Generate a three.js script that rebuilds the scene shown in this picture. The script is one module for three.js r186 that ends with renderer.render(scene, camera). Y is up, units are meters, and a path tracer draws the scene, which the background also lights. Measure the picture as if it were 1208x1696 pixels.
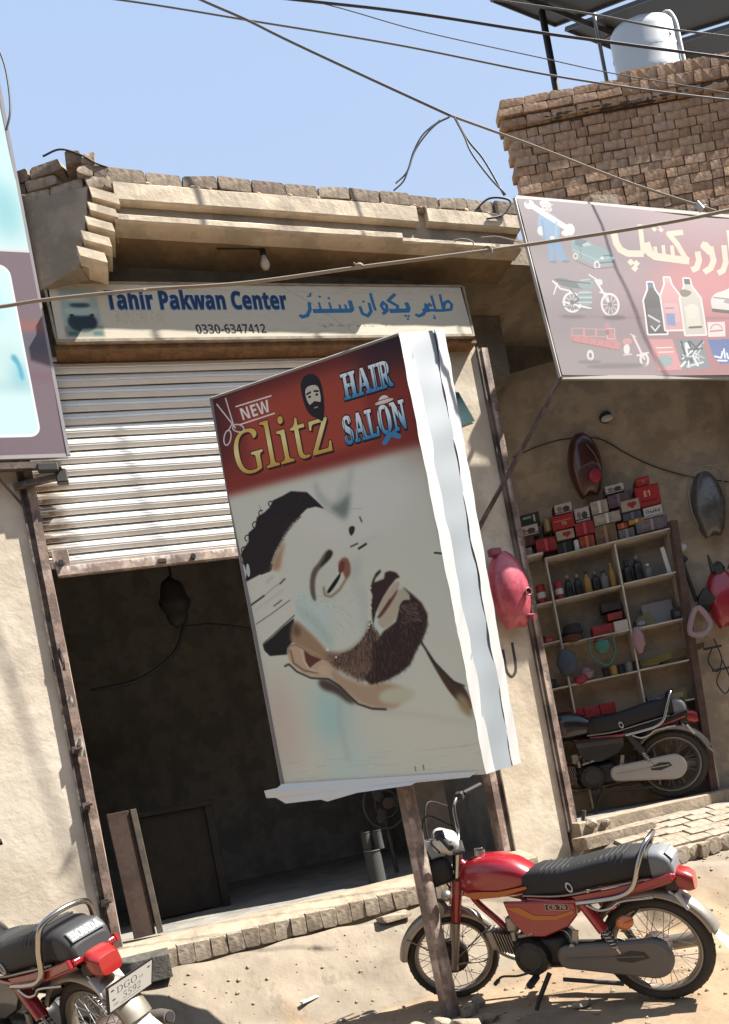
import * as THREE from 'three';
import { RoundedBoxGeometry } from 'three/addons/geometries/RoundedBoxGeometry.js';
import { ConvexGeometry } from 'three/addons/geometries/ConvexGeometry.js';
import { mergeGeometries } from 'three/addons/utils/BufferGeometryUtils.js';

// ---------------------------------------------------------------- camera, sky, sun, exposure
const scene = new THREE.Scene();
const camera = new THREE.PerspectiveCamera(2 * Math.atan(848 / 1200) * 180 / Math.PI, 1208 / 1696, 0.05, 400);
camera.position.set(0, 1.36, 5.5);
camera.rotation.order = 'YXZ';
camera.rotation.set(0, -0.31557, -0.18776);
camera.setViewOffset(1208, 1696, 0, -467, 1208, 1696);
camera.updateProjectionMatrix();

const renderer = new THREE.WebGLRenderer();
renderer.toneMapping = THREE.LinearToneMapping;
renderer.toneMappingExposure = 3.0;
renderer.shadowMap.enabled = true;

const SUN = new THREE.Vector3(0.567, 0.788, 0.2406).normalize();
{
  const W = 512, H = 256, d = new Float32Array(W * H * 4);
  const mix = (a, b, t) => a + (b - a) * t;
  for (let j = 0; j < H; j++) for (let i = 0; i < W; i++) {
    const el = ((j + 0.5) / H - 0.5) * Math.PI, y = Math.sin(el), a = ((i + 0.5) / W - 0.5) * 2 * Math.PI;
    const dir = new THREE.Vector3(Math.cos(a) * Math.cos(el), y, Math.sin(a) * Math.cos(el));
    const t = Math.pow(Math.max(0, y), 0.75), glow = Math.pow(Math.max(0, dir.dot(SUN)), 10) * 0.12;
    let c = [mix(0.255, 0.140, t), mix(0.285, 0.198, t), mix(0.322, 0.308, t)];
    if (y < 0) c = [0.10, 0.085, 0.065];
    const k = (j * W + i) * 4;
    d[k] = c[0] + glow; d[k + 1] = c[1] + glow; d[k + 2] = c[2] + glow; d[k + 3] = 1;
  }
  const sky = new THREE.DataTexture(d, W, H, THREE.RGBAFormat, THREE.FloatType);
  sky.mapping = THREE.EquirectangularReflectionMapping; sky.magFilter = THREE.LinearFilter; sky.needsUpdate = true;
  scene.background = sky; scene.environment = sky;
}
const sun = new THREE.DirectionalLight(new THREE.Color(1, 0.955, 0.885), 5);
sun.position.copy(SUN).multiplyScalar(30).add(new THREE.Vector3(2, 2, 0));
sun.target.position.set(2, 2, 0); sun.castShadow = true; sun.shadow.radius = 1;
sun.shadow.mapSize.set(4096, 4096);
Object.assign(sun.shadow.camera, { left: -12, right: 12, top: 12, bottom: -12, near: 1, far: 80 });
scene.add(sun, sun.target);

// ---------------------------------------------------------------- helpers
const V = (x, y, z) => new THREE.Vector3(x, y, z);
function rng(s) { return () => { s |= 0; s = s + 0x6D2B79F5 | 0; let t = Math.imul(s ^ s >>> 15, 1 | s); t = t + Math.imul(t ^ t >>> 7, 61 | t) ^ t; return ((t ^ t >>> 14) >>> 0) / 4294967296; }; }
const rnd = rng(7), rr = (a, b) => a + (b - a) * rnd();
const clamp = (x, a = 0, b = 1) => Math.min(b, Math.max(a, x));
const sstep = (a, b, x) => { const t = clamp((x - a) / (b - a)); return t * t * (3 - 2 * t); };
const lerp = (a, b, t) => a + (b - a) * t;

function lattice(n, seed) { const r = rng(seed), a = new Float32Array(n * n); for (let i = 0; i < n * n; i++) a[i] = r(); return (x, y) => { const xi = Math.floor(x), yi = Math.floor(y); let u = x - xi, v = y - yi; u = u * u * (3 - 2 * u); v = v * v * (3 - 2 * v); const m = (k) => ((k % n) + n) % n, x0 = m(xi), x1 = m(xi + 1), y0 = m(yi) * n, y1 = m(yi + 1) * n; return lerp(lerp(a[y0 + x0], a[y0 + x1], u), lerp(a[y1 + x0], a[y1 + x1], u), v); }; }
function fbm(seed, n0 = 4, oct = 6, gain = 0.55) { const L = []; for (let o = 0; o < oct; o++) L.push([n0 << o, lattice(n0 << o, seed + o * 17)]); return (u, v) => { let s = 0, a = 1, t = 0; for (const [n, f] of L) { s += a * f(u * n, v * n); t += a; a *= gain; } return s / t; }; }
const toS = (x) => x <= 0.0031308 ? x * 12.92 : 1.055 * Math.pow(x, 1 / 2.4) - 0.055;
function dataTex(size, fn, srgb, metres) {
  const d = new Uint8Array(size * size * 4);
  for (let j = 0; j < size; j++) for (let i = 0; i < size; i++) { const c = fn(i / size, j / size), k = (j * size + i) * 4; for (let q = 0; q < 3; q++) { const x = clamp(Array.isArray(c) ? c[q] : c); d[k + q] = Math.round(255 * (srgb ? toS(x) : x)); } d[k + 3] = 255; }
  const t = new THREE.DataTexture(d, size, size); t.wrapS = t.wrapT = THREE.RepeatWrapping; t.magFilter = THREE.LinearFilter; t.minFilter = THREE.LinearMipmapLinearFilter; t.generateMipmaps = true;
  if (srgb) t.colorSpace = THREE.SRGBColorSpace; if (metres) t.repeat.set(1 / metres, 1 / metres); t.needsUpdate = true; return t;
}
function canvasTex(w, h, draw) { const c = document.createElement('canvas'); c.width = w; c.height = h; const g = c.getContext('2d'); draw(g, w, h); const t = new THREE.CanvasTexture(c); t.colorSpace = THREE.SRGBColorSpace; t.anisotropy = 8; return t; }
const c3 = (r, g, b) => new THREE.Color().setRGB(r, g, b);
const TONE = 0.62;
function mat(r, g, b, rough = 0.85, extra = {}) { return new THREE.MeshStandardMaterial({ color: c3(r * TONE, g * TONE, b * TONE), roughness: rough, ...extra }); }
function phys(r, g, b, rough, extra = {}) { return new THREE.MeshPhysicalMaterial({ color: c3(r * TONE, g * TONE, b * TONE), roughness: rough, ...extra }); }

// uv in metres from the dominant axis of each face
function boxUV(g) {
  const p = g.attributes.position, n = p.count, uv = new Float32Array(n * 2), a = V(), b = V(), c = V();
  for (let i = 0; i < n; i += 3) {
    a.fromBufferAttribute(p, i); b.fromBufferAttribute(p, i + 1); c.fromBufferAttribute(p, i + 2);
    const nx = Math.abs((b.y - a.y) * (c.z - a.z) - (b.z - a.z) * (c.y - a.y)), ny = Math.abs((b.z - a.z) * (c.x - a.x) - (b.x - a.x) * (c.z - a.z)), nz = Math.abs((b.x - a.x) * (c.y - a.y) - (b.y - a.y) * (c.x - a.x));
    [a, b, c].forEach((q, k) => { const s = nx > ny && nx > nz ? [q.z, q.y] : ny > nz ? [q.x, q.z] : [q.x, q.y]; uv[(i + k) * 2] = s[0]; uv[(i + k) * 2 + 1] = s[1]; });
  }
  g.setAttribute('uv', new THREE.BufferAttribute(uv, 2)); return g;
}
function prep(g) {
  const keep = g.userData?.keepUV; let q = g.index ? g.toNonIndexed() : g.clone();
  if (!q.attributes.normal) q.computeVertexNormals();
  for (const k of Object.keys(q.attributes)) if (!['position', 'normal', 'uv'].includes(k)) q.deleteAttribute(k);
  q.morphAttributes = {}; q.clearGroups();
  if (!keep || !q.attributes.uv) boxUV(q);
  return q;
}
const names = {};
const numbered = (n) => { const k = names[n] = (names[n] ?? -1) + 1; return k ? n + '_' + String(k).padStart(3, '0') : n; };
function part(name, geos, m, parent) {
  geos = (Array.isArray(geos) ? geos : [geos]).map(prep);
  const o = new THREE.Mesh(geos.length > 1 ? mergeGeometries(geos) : geos[0], m);
  o.name = parent ? name : numbered(name); o.castShadow = o.receiveShadow = true; (parent ?? scene).add(o); return o;
}
function tag(o, label, category, group) { o.userData = { ...o.userData, label, category }; if (group) o.userData.group = group; return o; }
function struct(name, geos, m) { const o = part(name, geos, m); o.userData.kind = 'structure'; return o; }
function thing(name, label, category, pos = [0, 0, 0], rot = [0, 0, 0], group) { const o = new THREE.Group(); o.name = numbered(name); o.position.set(...pos); o.rotation.order = 'YXZ'; o.rotation.set(...rot); scene.add(o); return tag(o, label, category, group); }
function sub(name, parent, pos = [0, 0, 0], rot = [0, 0, 0]) { const o = new THREE.Group(); o.name = name; o.position.set(...pos); o.rotation.set(...rot); parent.add(o); return o; }

// geometry makers
const bx = (x0, x1, y0, y1, z0, z1) => new THREE.BoxGeometry(x1 - x0, y1 - y0, z1 - z0).translate((x0 + x1) / 2, (y0 + y1) / 2, (z0 + z1) / 2);
const rb = (w, h, d, r = 0.01, s = 2) => new RoundedBoxGeometry(w, h, d, s, Math.min(r, w / 2.01, h / 2.01, d / 2.01));
const rbx = (x0, x1, y0, y1, z0, z1, r = 0.008, s = 1) => rb(x1 - x0, y1 - y0, z1 - z0, r, s).translate((x0 + x1) / 2, (y0 + y1) / 2, (z0 + z1) / 2);
function aim(g, a, b) { const d = V().subVectors(b, a), q = new THREE.Quaternion().setFromUnitVectors(V(0, 1, 0), d.clone().normalize()); return g.applyQuaternion(q).translate((a.x + b.x) / 2, (a.y + b.y) / 2, (a.z + b.z) / 2); }
const P3 = (a) => a.isVector3 ? a : V(...a);
const rod = (a, b, r, r2 = r, seg = 10) => { a = P3(a); b = P3(b); return aim(new THREE.CylinderGeometry(r2, r, a.distanceTo(b), seg), a, b); };
const beam = (a, b, w, h) => { a = P3(a); b = P3(b); return aim(new THREE.BoxGeometry(w, a.distanceTo(b), h), a, b); };
const tube = (pts, r, n = 0, seg = 8, closed = false) => new THREE.TubeGeometry(new THREE.CatmullRomCurve3(pts.map(P3), closed, 'centripetal'), n || pts.length * 6, r, seg, closed);
// smooth surface through rings of equal point count (caps: fan)
function loft(rings, cap = true, closed = true) {
  const n = rings[0].length, pos = [], idx = [], uv = [];
  rings.forEach((R, i) => R.forEach((p, j) => { pos.push(...p); uv.push(j / n, i / (rings.length - 1)); }));
  const m = closed ? n : n - 1;
  for (let i = 0; i < rings.length - 1; i++) for (let j = 0; j < m; j++) { const a = i * n + j, b = i * n + (j + 1) % n, c = a + n, d = b + n; idx.push(a, c, b, b, c, d); }
  const add = (R, base, flip) => { const c = [0, 1, 2].map((k) => R.reduce((s, p) => s + p[k], 0) / n), o = pos.length / 3; pos.push(...c); uv.push(0.5, 0.5); R.forEach((p) => { pos.push(...p); uv.push(0, 0); }); for (let j = 0; j < n; j++) { const a = o + 1 + j, b = o + 1 + (j + 1) % n; flip ? idx.push(o, b, a) : idx.push(o, a, b); } };
  if (cap && closed) { add(rings[0], 0, false); add(rings[rings.length - 1], 0, true); }
  const g = new THREE.BufferGeometry(); g.setAttribute('position', new THREE.Float32BufferAttribute(pos, 3)); g.setAttribute('uv', new THREE.Float32BufferAttribute(uv, 2)); g.setIndex(idx); g.computeVertexNormals(); return g;
}
// superellipse ring in the plane across x
const ring = (x, cy, cz, hy, hz, e = 2.5, n = 20, top = 1) => Array.from({ length: n }, (_, k) => { const t = k / n * 2 * Math.PI, c = Math.cos(t), s = Math.sin(t); return [x, cy + Math.sign(s) * Math.pow(Math.abs(s), 2 / e) * hy * (s > 0 ? top : 1), cz + Math.sign(c) * Math.pow(Math.abs(c), 2 / e) * hz]; });
function extrude(pts, depth, bevel = 0.004, z = 0) { const s = new THREE.Shape(pts.map(([x, y]) => new THREE.Vector2(x, y))); return new THREE.ExtrudeGeometry(s, { depth: depth - 2 * bevel, bevelEnabled: bevel > 0, bevelThickness: bevel, bevelSize: bevel, bevelSegments: 1, curveSegments: 8 }).translate(0, 0, z + bevel); }
// quad with 0..1 uv: corners tl, tr, br, bl
function quad(tl, tr, br, bl, nu = 1, nv = 1, bump) {
  const pos = [], uv = [], idx = []; tl = P3(tl); tr = P3(tr); br = P3(br); bl = P3(bl);
  const n = V().crossVectors(V().subVectors(tr, tl), V().subVectors(bl, tl)).normalize().negate();
  for (let j = 0; j <= nv; j++) for (let i = 0; i <= nu; i++) { const s = i / nu, t = j / nv, p = tl.clone().lerp(tr, s).lerp(bl.clone().lerp(br, s), t); if (bump) p.addScaledVector(n, bump(s, t)); pos.push(p.x, p.y, p.z); uv.push(s, 1 - t); }
  for (let j = 0; j < nv; j++) for (let i = 0; i < nu; i++) { const a = j * (nu + 1) + i, b = a + 1, c = a + nu + 1, d = c + 1; idx.push(a, c, b, b, c, d); }
  const g = new THREE.BufferGeometry(); g.setAttribute('position', new THREE.Float32BufferAttribute(pos, 3)); g.setAttribute('uv', new THREE.Float32BufferAttribute(uv, 2)); g.setIndex(idx); g.computeVertexNormals(); g.userData.keepUV = true; return g;
}
// worn block: chamfered hull with uneven corners, about 44 triangles
function block(w, h, d, ch = 0.008, jit = 0.004, r = rnd) {
  const pts = [];
  for (const sx of [-1, 1]) for (const sy of [-1, 1]) for (const sz of [-1, 1]) {
    const j = () => (r() - 0.5) * 2 * jit, x = sx * w / 2 + j(), y = sy * h / 2 + j(), z = sz * d / 2 + j(), c = ch * (0.5 + r() * 1.2);
    pts.push(V(x - sx * c, y, z), V(x, y - sy * c, z), V(x, y, z - sz * c));
  }
  return new ConvexGeometry(pts);
}
function stone(w, h, d, r = rnd) { const pts = []; for (let i = 0; i < 26; i++) { const u = r() * 2 - 1, t = r() * 6.283, s = Math.sqrt(1 - u * u), k = 0.75 + r() * 0.3; pts.push(V(s * Math.cos(t) * w / 2 * k, u * h / 2 * k, s * Math.sin(t) * d / 2 * k)); } return new ConvexGeometry(pts); }

// ---------------------------------------------------------------- materials
function blob(w, h, d, seed = 1, amp = 0.16) { const g = new THREE.SphereGeometry(0.5, 20, 14), p = g.attributes.position, f = fbm(seed * 7 + 3, 3, 3); for (let i = 0; i < p.count; i++) { const v = V().fromBufferAttribute(p, i), a = Math.abs((Math.atan2(v.z, v.x) / 6.2832)), k = 1 + amp * 2 * (f(a * 2, v.y) - 0.5) + amp * 0.5 * Math.sin(v.y * 19 + seed); p.setXYZ(i, v.x * w * k, v.y * h * k, v.z * d * k); } g.computeVertexNormals(); return g; }
const nA = fbm(11, 4, 6), nB = fbm(41, 8, 6, 0.6), nC = fbm(71, 16, 5, 0.65), nD = fbm(97, 3, 5, 0.5);
const mixc = (a, b, t) => a.map((x, i) => lerp(x, b[i], clamp(t)));
const plasterT = dataTex(768, (u, v) => { let c = mixc([0.56, 0.495, 0.405], [0.475, 0.41, 0.325], sstep(0.42, 0.62, nA(u, v))); c = mixc(c, [0.33, 0.29, 0.235], 0.55 * sstep(0.56, 0.68, nD(u + 0.3, v))); c = mixc(c, [0.64, 0.575, 0.475], 0.5 * sstep(0.55, 0.7, nB(u, v))); const g = 0.88 + 0.24 * nC(u, v); return c.map((x) => x * g); }, true, 2.3);
const plasterB = dataTex(512, (u, v) => 0.6 * nC(u, v) + 0.4 * nB(v, u), false, 1.1);
const cementT = dataTex(512, (u, v) => { let c = mixc([0.40, 0.345, 0.275], [0.305, 0.265, 0.215], sstep(0.4, 0.62, nB(u, v))); const g = 0.85 + 0.3 * nC(u, v); return c.map((x) => x * g); }, true, 1.3);
const dirtT = dataTex(1024, (u, v) => { let c = mixc([0.385, 0.29, 0.198], [0.315, 0.237, 0.16], sstep(0.42, 0.6, nA(u, v))); c = mixc(c, [0.43, 0.35, 0.245], 0.8 * sstep(0.53, 0.66, nD(u, v + 0.2))); c = mixc(c, [0.24, 0.18, 0.12], 0.6 * sstep(0.62, 0.75, nC(u, v))); const g = 0.82 + 0.36 * nC(v, u); return c.map((x) => x * g); }, true, 1.9);
const dirtB = dataTex(1024, (u, v) => 0.55 * nB(u, v) + 0.45 * nC(u, v), false, 0.9);
const rustT = dataTex(512, (u, v) => { let c = mixc([0.18, 0.135, 0.11], [0.10, 0.075, 0.062], sstep(0.4, 0.6, nB(u, v))); c = mixc(c, [0.33, 0.275, 0.235], 0.7 * sstep(0.55, 0.68, nA(u, v))); return c.map((x) => x * (0.8 + 0.4 * nC(u, v))); }, true, 0.6);
const brickT = dataTex(512, (u, v) => { const g = 0.62 + 0.75 * nC(u, v); return mixc([1, 1, 1], [0.72, 0.72, 0.74], sstep(0.45, 0.65, nB(u, v))).map((x) => x * g * 0.9); }, true, 0.5);
const roughB = dataTex(512, (u, v) => nC(u, v), false, 0.35);
const M = {
  plaster: mat(1.68, 1.66, 1.62, 0.95, { map: plasterT, bumpMap: plasterB, bumpScale: 0.006 }),
  pillar: mat(1.66, 1.62, 1.52, 0.95, { map: plasterT, bumpMap: plasterB, bumpScale: 0.006 }),
  cement: mat(1.25, 1.18, 1.08, 0.95, { map: cementT, bumpMap: plasterB, bumpScale: 0.012 }),
  cementPale: mat(2.45, 2.33, 2.15, 0.95, { map: cementT, bumpMap: plasterB, bumpScale: 0.008 }),
  cementFloor: mat(1.25, 1.15, 1.02, 0.95, { map: cementT, bumpMap: plasterB, bumpScale: 0.012 }),
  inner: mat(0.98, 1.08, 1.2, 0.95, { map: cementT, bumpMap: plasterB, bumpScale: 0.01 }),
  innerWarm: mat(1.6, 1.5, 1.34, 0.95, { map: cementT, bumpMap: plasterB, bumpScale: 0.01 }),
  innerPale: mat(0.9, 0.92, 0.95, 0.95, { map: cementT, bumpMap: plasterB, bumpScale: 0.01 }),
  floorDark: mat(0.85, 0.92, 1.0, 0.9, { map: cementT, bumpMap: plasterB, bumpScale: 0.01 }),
  dirt: mat(1, 1, 1, 1, { map: dirtT, bumpMap: dirtB, bumpScale: 0.012 }),
  rust: mat(1, 1, 1, 0.8, { map: rustT, metalness: 0.15, bumpMap: roughB, bumpScale: 0.002 }),
  rustPale: mat(2.3, 2.15, 2.05, 0.75, { map: rustT, metalness: 0.1, bumpMap: roughB, bumpScale: 0.002 }),
  postM: mat(2.55, 2.6, 2.6, 0.7, { map: rustT, metalness: 0.2, bumpMap: roughB, bumpScale: 0.002 }),
  shutter: mat(1.42, 1.39, 1.3, 0.45, { metalness: 0.35, map: dataTex(1024, (u, v) => { const g = 0.84 + 0.22 * nB(u * 2, v * 2); let c = mixc([g, g, g], [0.6, 0.52, 0.42], 0.45 * sstep(0.56, 0.72, nA(u, v))); const x = u * 3.4, y = v * 3.4, e = nB(u * 3, v * 9); c = mixc(c, [0.19, 0.105, 0.055], 0.95 * sstep(0.30, 0.02, x + 0.35 * (e - 0.5)) * sstep(0.05, 0.25, y) * sstep(1.0, 0.5, y) * sstep(0.35, 0.6, e + 0.15)); return c; }, true, 3.4) }),
  black: mat(0.016, 0.016, 0.017, 0.68), rubber: mat(0.06, 0.053, 0.045, 0.85, { bumpMap: roughB, bumpScale: 0.002 }),
  chrome: mat(0.62, 0.6, 0.57, 0.22, { metalness: 1 }), steel: mat(0.42, 0.39, 0.35, 0.42, { metalness: 0.8 }), dustyChrome: mat(0.46, 0.41, 0.34, 0.42, { metalness: 0.6 }),
  dark: mat(0.04, 0.036, 0.032, 0.6), cable: mat(0.05, 0.05, 0.055, 0.6), cablePale: mat(0.45, 0.37, 0.28, 0.8), cableGrey: mat(0.2, 0.2, 0.2, 0.7),
  white: mat(0.72, 0.72, 0.7, 0.6), paper: mat(0.66, 0.6, 0.52, 0.9), wood: mat(0.13, 0.085, 0.055, 0.85, { map: dataTex(256, (u, v) => { const g = 0.75 + 0.4 * nB(u * 0.12, v) + 0.15 * nC(u, v); return [g * 0.9, g * 0.85, g * 0.8]; }, true, 0.7) }),
};
for (const k in M) M[k].side = THREE.DoubleSide;
const brickTones = (list) => list.map(([r, g, b]) => mat(r, g, b, 0.95, { map: brickT, bumpMap: roughB, bumpScale: 0.004 }));
const sunBrick = brickTones([[0.50, 0.385, 0.27], [0.44, 0.33, 0.235], [0.55, 0.43, 0.31], [0.40, 0.285, 0.205]]);
const redBrick = brickTones([[0.74, 0.44, 0.245], [0.66, 0.385, 0.21], [0.80, 0.50, 0.29], [0.60, 0.345, 0.195], [0.74, 0.47, 0.295]]);
const clayStep = brickTones([[0.50, 0.41, 0.30], [0.46, 0.37, 0.265], [0.53, 0.44, 0.33]]);
// ---------------------------------------------------------------- ground: one sheet of packed earth that climbs to the shops
function ridges(x, z) { return 0.004 * Math.sin(x * 5 + 7 * z + 2 * Math.sin(x * 2.3)) * Math.sin(z * 9 + x) + 0.006 * Math.sin(x * 17 + Math.sin(z * 11) * 2) + 0.006 * Math.sin(z * 23 - x * 6); }
function groundY(x, z) {
  const a = 0.17 * sstep(0.30, -0.15, x), hL = z < 0.33 ? 0.42 : a + (0.44 - a) * (1 - sstep(0.28, 1.06, z));
  const hR = z < 0.69 ? lerp(0.66, 0.48, clamp((z - 0.12) / 0.57)) : 0.35 * (1 - sstep(0.69, 1.55, z));
  const k = sstep(3.45, 3.75, x), f = sstep(14, 5, Math.abs(x - 2)) * sstep(5.5, 3.2, z);
  return lerp(hL, hR, k) * f + ridges(x, z) * (0.35 + 0.65 * sstep(1.6, 0.8, z)) * f;
}
{
  const xs = [], zs = [];
  for (let x = -90; x < -6; x += 6) xs.push(x); for (let x = -6; x < -1.5; x += 0.3) xs.push(x); for (let x = -1.5; x < 6.8; x += 0.035) xs.push(x); for (let x = 6.8; x < 12; x += 0.4) xs.push(x); for (let x = 12; x <= 90; x += 6) xs.push(x);
  for (let z = -60; z < -0.5; z += 5) zs.push(z); for (let z = -0.5; z < 3.6; z += 0.03) zs.push(z); for (let z = 3.6; z < 9; z += 0.3) zs.push(z); for (let z = 9; z <= 90; z += 6) zs.push(z);
  const pos = [], uv = [], idx = [], col = [], n = xs.length, nz = (x, z) => nA(x * 0.31 + 0.2, z * 0.42 + 0.1), nz2 = (x, z) => nB(x * 0.5, z * 0.5);
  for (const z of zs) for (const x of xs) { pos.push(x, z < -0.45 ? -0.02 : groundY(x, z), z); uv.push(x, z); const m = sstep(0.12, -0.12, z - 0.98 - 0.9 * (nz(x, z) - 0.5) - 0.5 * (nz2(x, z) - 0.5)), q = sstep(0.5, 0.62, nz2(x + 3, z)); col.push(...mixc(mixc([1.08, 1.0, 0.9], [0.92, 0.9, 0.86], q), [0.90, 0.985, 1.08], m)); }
  for (let j = 0; j < zs.length - 1; j++) for (let i = 0; i < n - 1; i++) { const p = j * n + i; idx.push(p, p + n, p + 1, p + 1, p + n, p + n + 1); }
  const g = new THREE.BufferGeometry(); g.setAttribute('position', new THREE.Float32BufferAttribute(pos, 3)); g.setAttribute('uv', new THREE.Float32BufferAttribute(uv, 2)); g.setAttribute('color', new THREE.Float32BufferAttribute(col, 3)); g.setIndex(idx); g.computeVertexNormals();
  const o = new THREE.Mesh(g, M.dirt); M.dirt.vertexColors = true; o.name = 'ground'; o.receiveShadow = o.castShadow = true; o.userData.kind = 'structure'; scene.add(o);
}
{ const o = thing('shop_row', 'long row of plain shops across the road behind the viewer', 'building', [0, 0, 15]); part('wall', bx(-45, 45, -0.1, 6.8, 0, 4), mat(0.38, 0.31, 0.23, 0.95, { map: cementT }), o); part('parapet', bx(-45, 45, 6.801, 7.5, 0.1, 0.4), mat(0.34, 0.24, 0.17, 0.95, { map: brickT }), o); for (let k = 0; k < 20; k++) part('shutter_door', bx(-42 + k * 4.2, -39 + k * 4.2, 0, 3, -0.03, -0.002), mat(0.12, 0.14, 0.15, 0.6), o); }
struct('road', [bx(-90, 90, -0.06, 0.02, 4.0, 11.5)], mat(0.09, 0.087, 0.083, 0.95, { map: brickT, bumpMap: roughB, bumpScale: 0.004 }));
// small stones and grit, uncountable
{
  const gs = [], r = rng(5);
  for (let i = 0; i < 700; i++) { const x = -0.4 + r() * 6.2, z = 0.45 + r() * 2.1, s = 0.008 + 0.022 * r() * r(); gs.push(stone(s * 1.4, s, s * 1.2, r).translate(x, groundY(x, z) + s * 0.25, z)); }
  const o = part('gravel', gs, mat(0.42, 0.33, 0.23, 1)); tag(o, 'loose grit scattered over the sandy ground before the shops', 'gravel'); o.userData.kind = 'stuff';
}

// ---------------------------------------------------------------- the shop building: walls, pillar, canopy, step
const shop = thing('shop_building', 'plastered two-shop building with a brick-topped canopy and open roller shutters', 'building');
part('plaster_wall', [bx(-4, -0.31, -0.3, 6.0, -0.25, 0)], M.plaster, shop).userData.label = 'sunlit left pier of stained plaster';
part('pillar', [bx(3.02, 3.56, -0.2, 5.04, -0.3, 0)], M.pillar, shop).userData.label = 'plastered pillar between the two shops';
part('lintel', bx(-4, 3.60, 5.03, 6.0, -0.30, -0.11), M.inner, shop);
part('lintel', bx(3.60, 9, 4.98, 5.72, -1.15, -1.0), M.inner, shop);
part('beam', bx(3.92, 4.25, 5.10, 5.69, -0.999, -0.55), M.inner, shop);
part('roof_slab', bx(3.981, 9, 5.70, 5.93, -4, 0.10), M.cement, shop);
part('inner_pier', bx(3.30, 3.60, 4.98, 5.69, -1.15, -0.301), M.inner, shop);
part('sign_pad', bx(-0.28, 0.2, 4.9, 5.45, -0.11, 0.0), M.cement, shop);
part('right_wall', [bx(6.3, 9, -0.2, 5.04, -0.3, 0)], M.plaster, shop);
// left shop room
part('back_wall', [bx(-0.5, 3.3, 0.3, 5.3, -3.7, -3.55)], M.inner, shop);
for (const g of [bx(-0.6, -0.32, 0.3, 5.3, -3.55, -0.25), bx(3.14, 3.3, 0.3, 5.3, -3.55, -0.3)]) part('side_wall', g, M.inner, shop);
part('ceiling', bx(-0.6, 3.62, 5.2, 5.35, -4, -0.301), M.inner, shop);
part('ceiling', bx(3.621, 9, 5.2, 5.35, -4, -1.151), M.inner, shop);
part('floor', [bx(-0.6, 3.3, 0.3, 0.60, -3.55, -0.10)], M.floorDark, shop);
// right shop room: shelf wall runs at a slant into the shop
const UW = V(Math.cos(29 * Math.PI / 180), 0, Math.sin(29 * Math.PI / 180)), NW = V(-UW.z, 0, UW.x), OW = V(3.376, 0, -1.3166);
const onW = (u, y, w = 0) => OW.clone().addScaledVector(UW, u).addScaledVector(NW, w).setY(y);
const wTurn = -29 * Math.PI / 180;
const W_ = (g, u, y, w) => { const p = onW(u, y, w); return g.rotateY(wTurn).translate(p.x, p.y, p.z); };
part('slanted_wall', [W_(new THREE.BoxGeometry(3.8, 4.7, 0.1), 1.15, 2.9, -0.05)], M.innerWarm, shop);
part('corner_wall', [W_(new THREE.BoxGeometry(0.1, 4.7, 0.36), 3.08, 2.9, 0.18)], M.innerWarm, shop);
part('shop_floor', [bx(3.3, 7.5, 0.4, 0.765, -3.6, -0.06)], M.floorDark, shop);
part('threshold', [rbx(3.6, 7.5, 0.4, 0.772, -0.055, 0.13, 0.015)], M.cementFloor, shop);
// canopy slab with two lips and the gap in the fascia
part('canopy_slab', [bx(0.45, 3.98, 5.70, 5.93, -0.109, 0.305), bx(3.601, 3.98, 5.70, 5.93, -1.2, -0.1095)], M.cement, shop);
part('soffit', [bx(0.45, 3.98, 5.672, 5.70, -0.108, 0.303)], mat(1.15, 0.90, 0.62, 0.95, { map: cementT, bumpMap: plasterB, bumpScale: 0.012 }), shop);
{
  const lip = (x0, x1, y0, y1, z1) => { const n = Math.round((x1 - x0) / 0.12), R = []; for (let i = 0; i <= n; i++) { const x = lerp(x0, x1, i / n), j = () => rr(-0.0018, 0.0018); R.push([[x, y0 + j(), 0.20], [x, y1, 0.20], [x, y1 + j(), z1 - 0.012], [x, y1 - 0.012 + j(), z1 + j()], [x, y0 + 0.012 + j(), z1 + j()], [x, y0 + j(), z1 - 0.012]]); } return loft(R).toNonIndexed(); };
  const flat = (g) => { g.computeVertexNormals(); return g; };
  for (const g of [lip(0.69, 3.035, 5.795, 5.937, 0.36), lip(3.125, 3.98, 5.80, 5.93, 0.36)]) part('fascia', flat(g), M.cementPale, shop);
  for (const g of [lip(0.66, 2.87, 5.652, 5.712, 0.352), lip(2.87, 3.98, 5.652, 5.70, 0.325)]) part('drip_band', flat(g), M.cementPale, shop);
}
// stepped corbel slabs at the canopy's left end, each leaning to the left as they go down
{
  const c = sub('corbel', shop);
  const st = [[0.534, 0.715, 5.785, 5.865], [0.505, 0.685, 5.69, 5.755], [0.470, 0.645, 5.585, 5.652], [0.425, 0.605, 5.475, 5.548], [0.378, 0.555, 5.36, 5.435]];
  st.forEach(([x0, x1, y0, y1], i) => { const g = new ConvexGeometry([V(x0, y0 + 0.022, 0.36), V(x1, y0 - 0.02, 0.36), V(x1 - 0.01, y1 - 0.028, 0.36), V(x0 - 0.01, y1 + 0.014, 0.36), V(x0, y0 + 0.022, 0.12), V(x1, y0 - 0.02, 0.12), V(x1 - 0.01, y1 - 0.028, 0.12), V(x0 - 0.01, y1 + 0.014, 0.12)]); part('corbel_slab', g, M.cementPale, c); });
  const core = st.map(([x0, x1, y0, y1], i) => bx(x0 + 0.004, x1 - 0.03, y0 - (i < 4 ? 0.045 : -0.01), y1 - 0.02, -0.1, 0.262)); part('corbel_core', core, M.cement, c);
}
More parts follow.
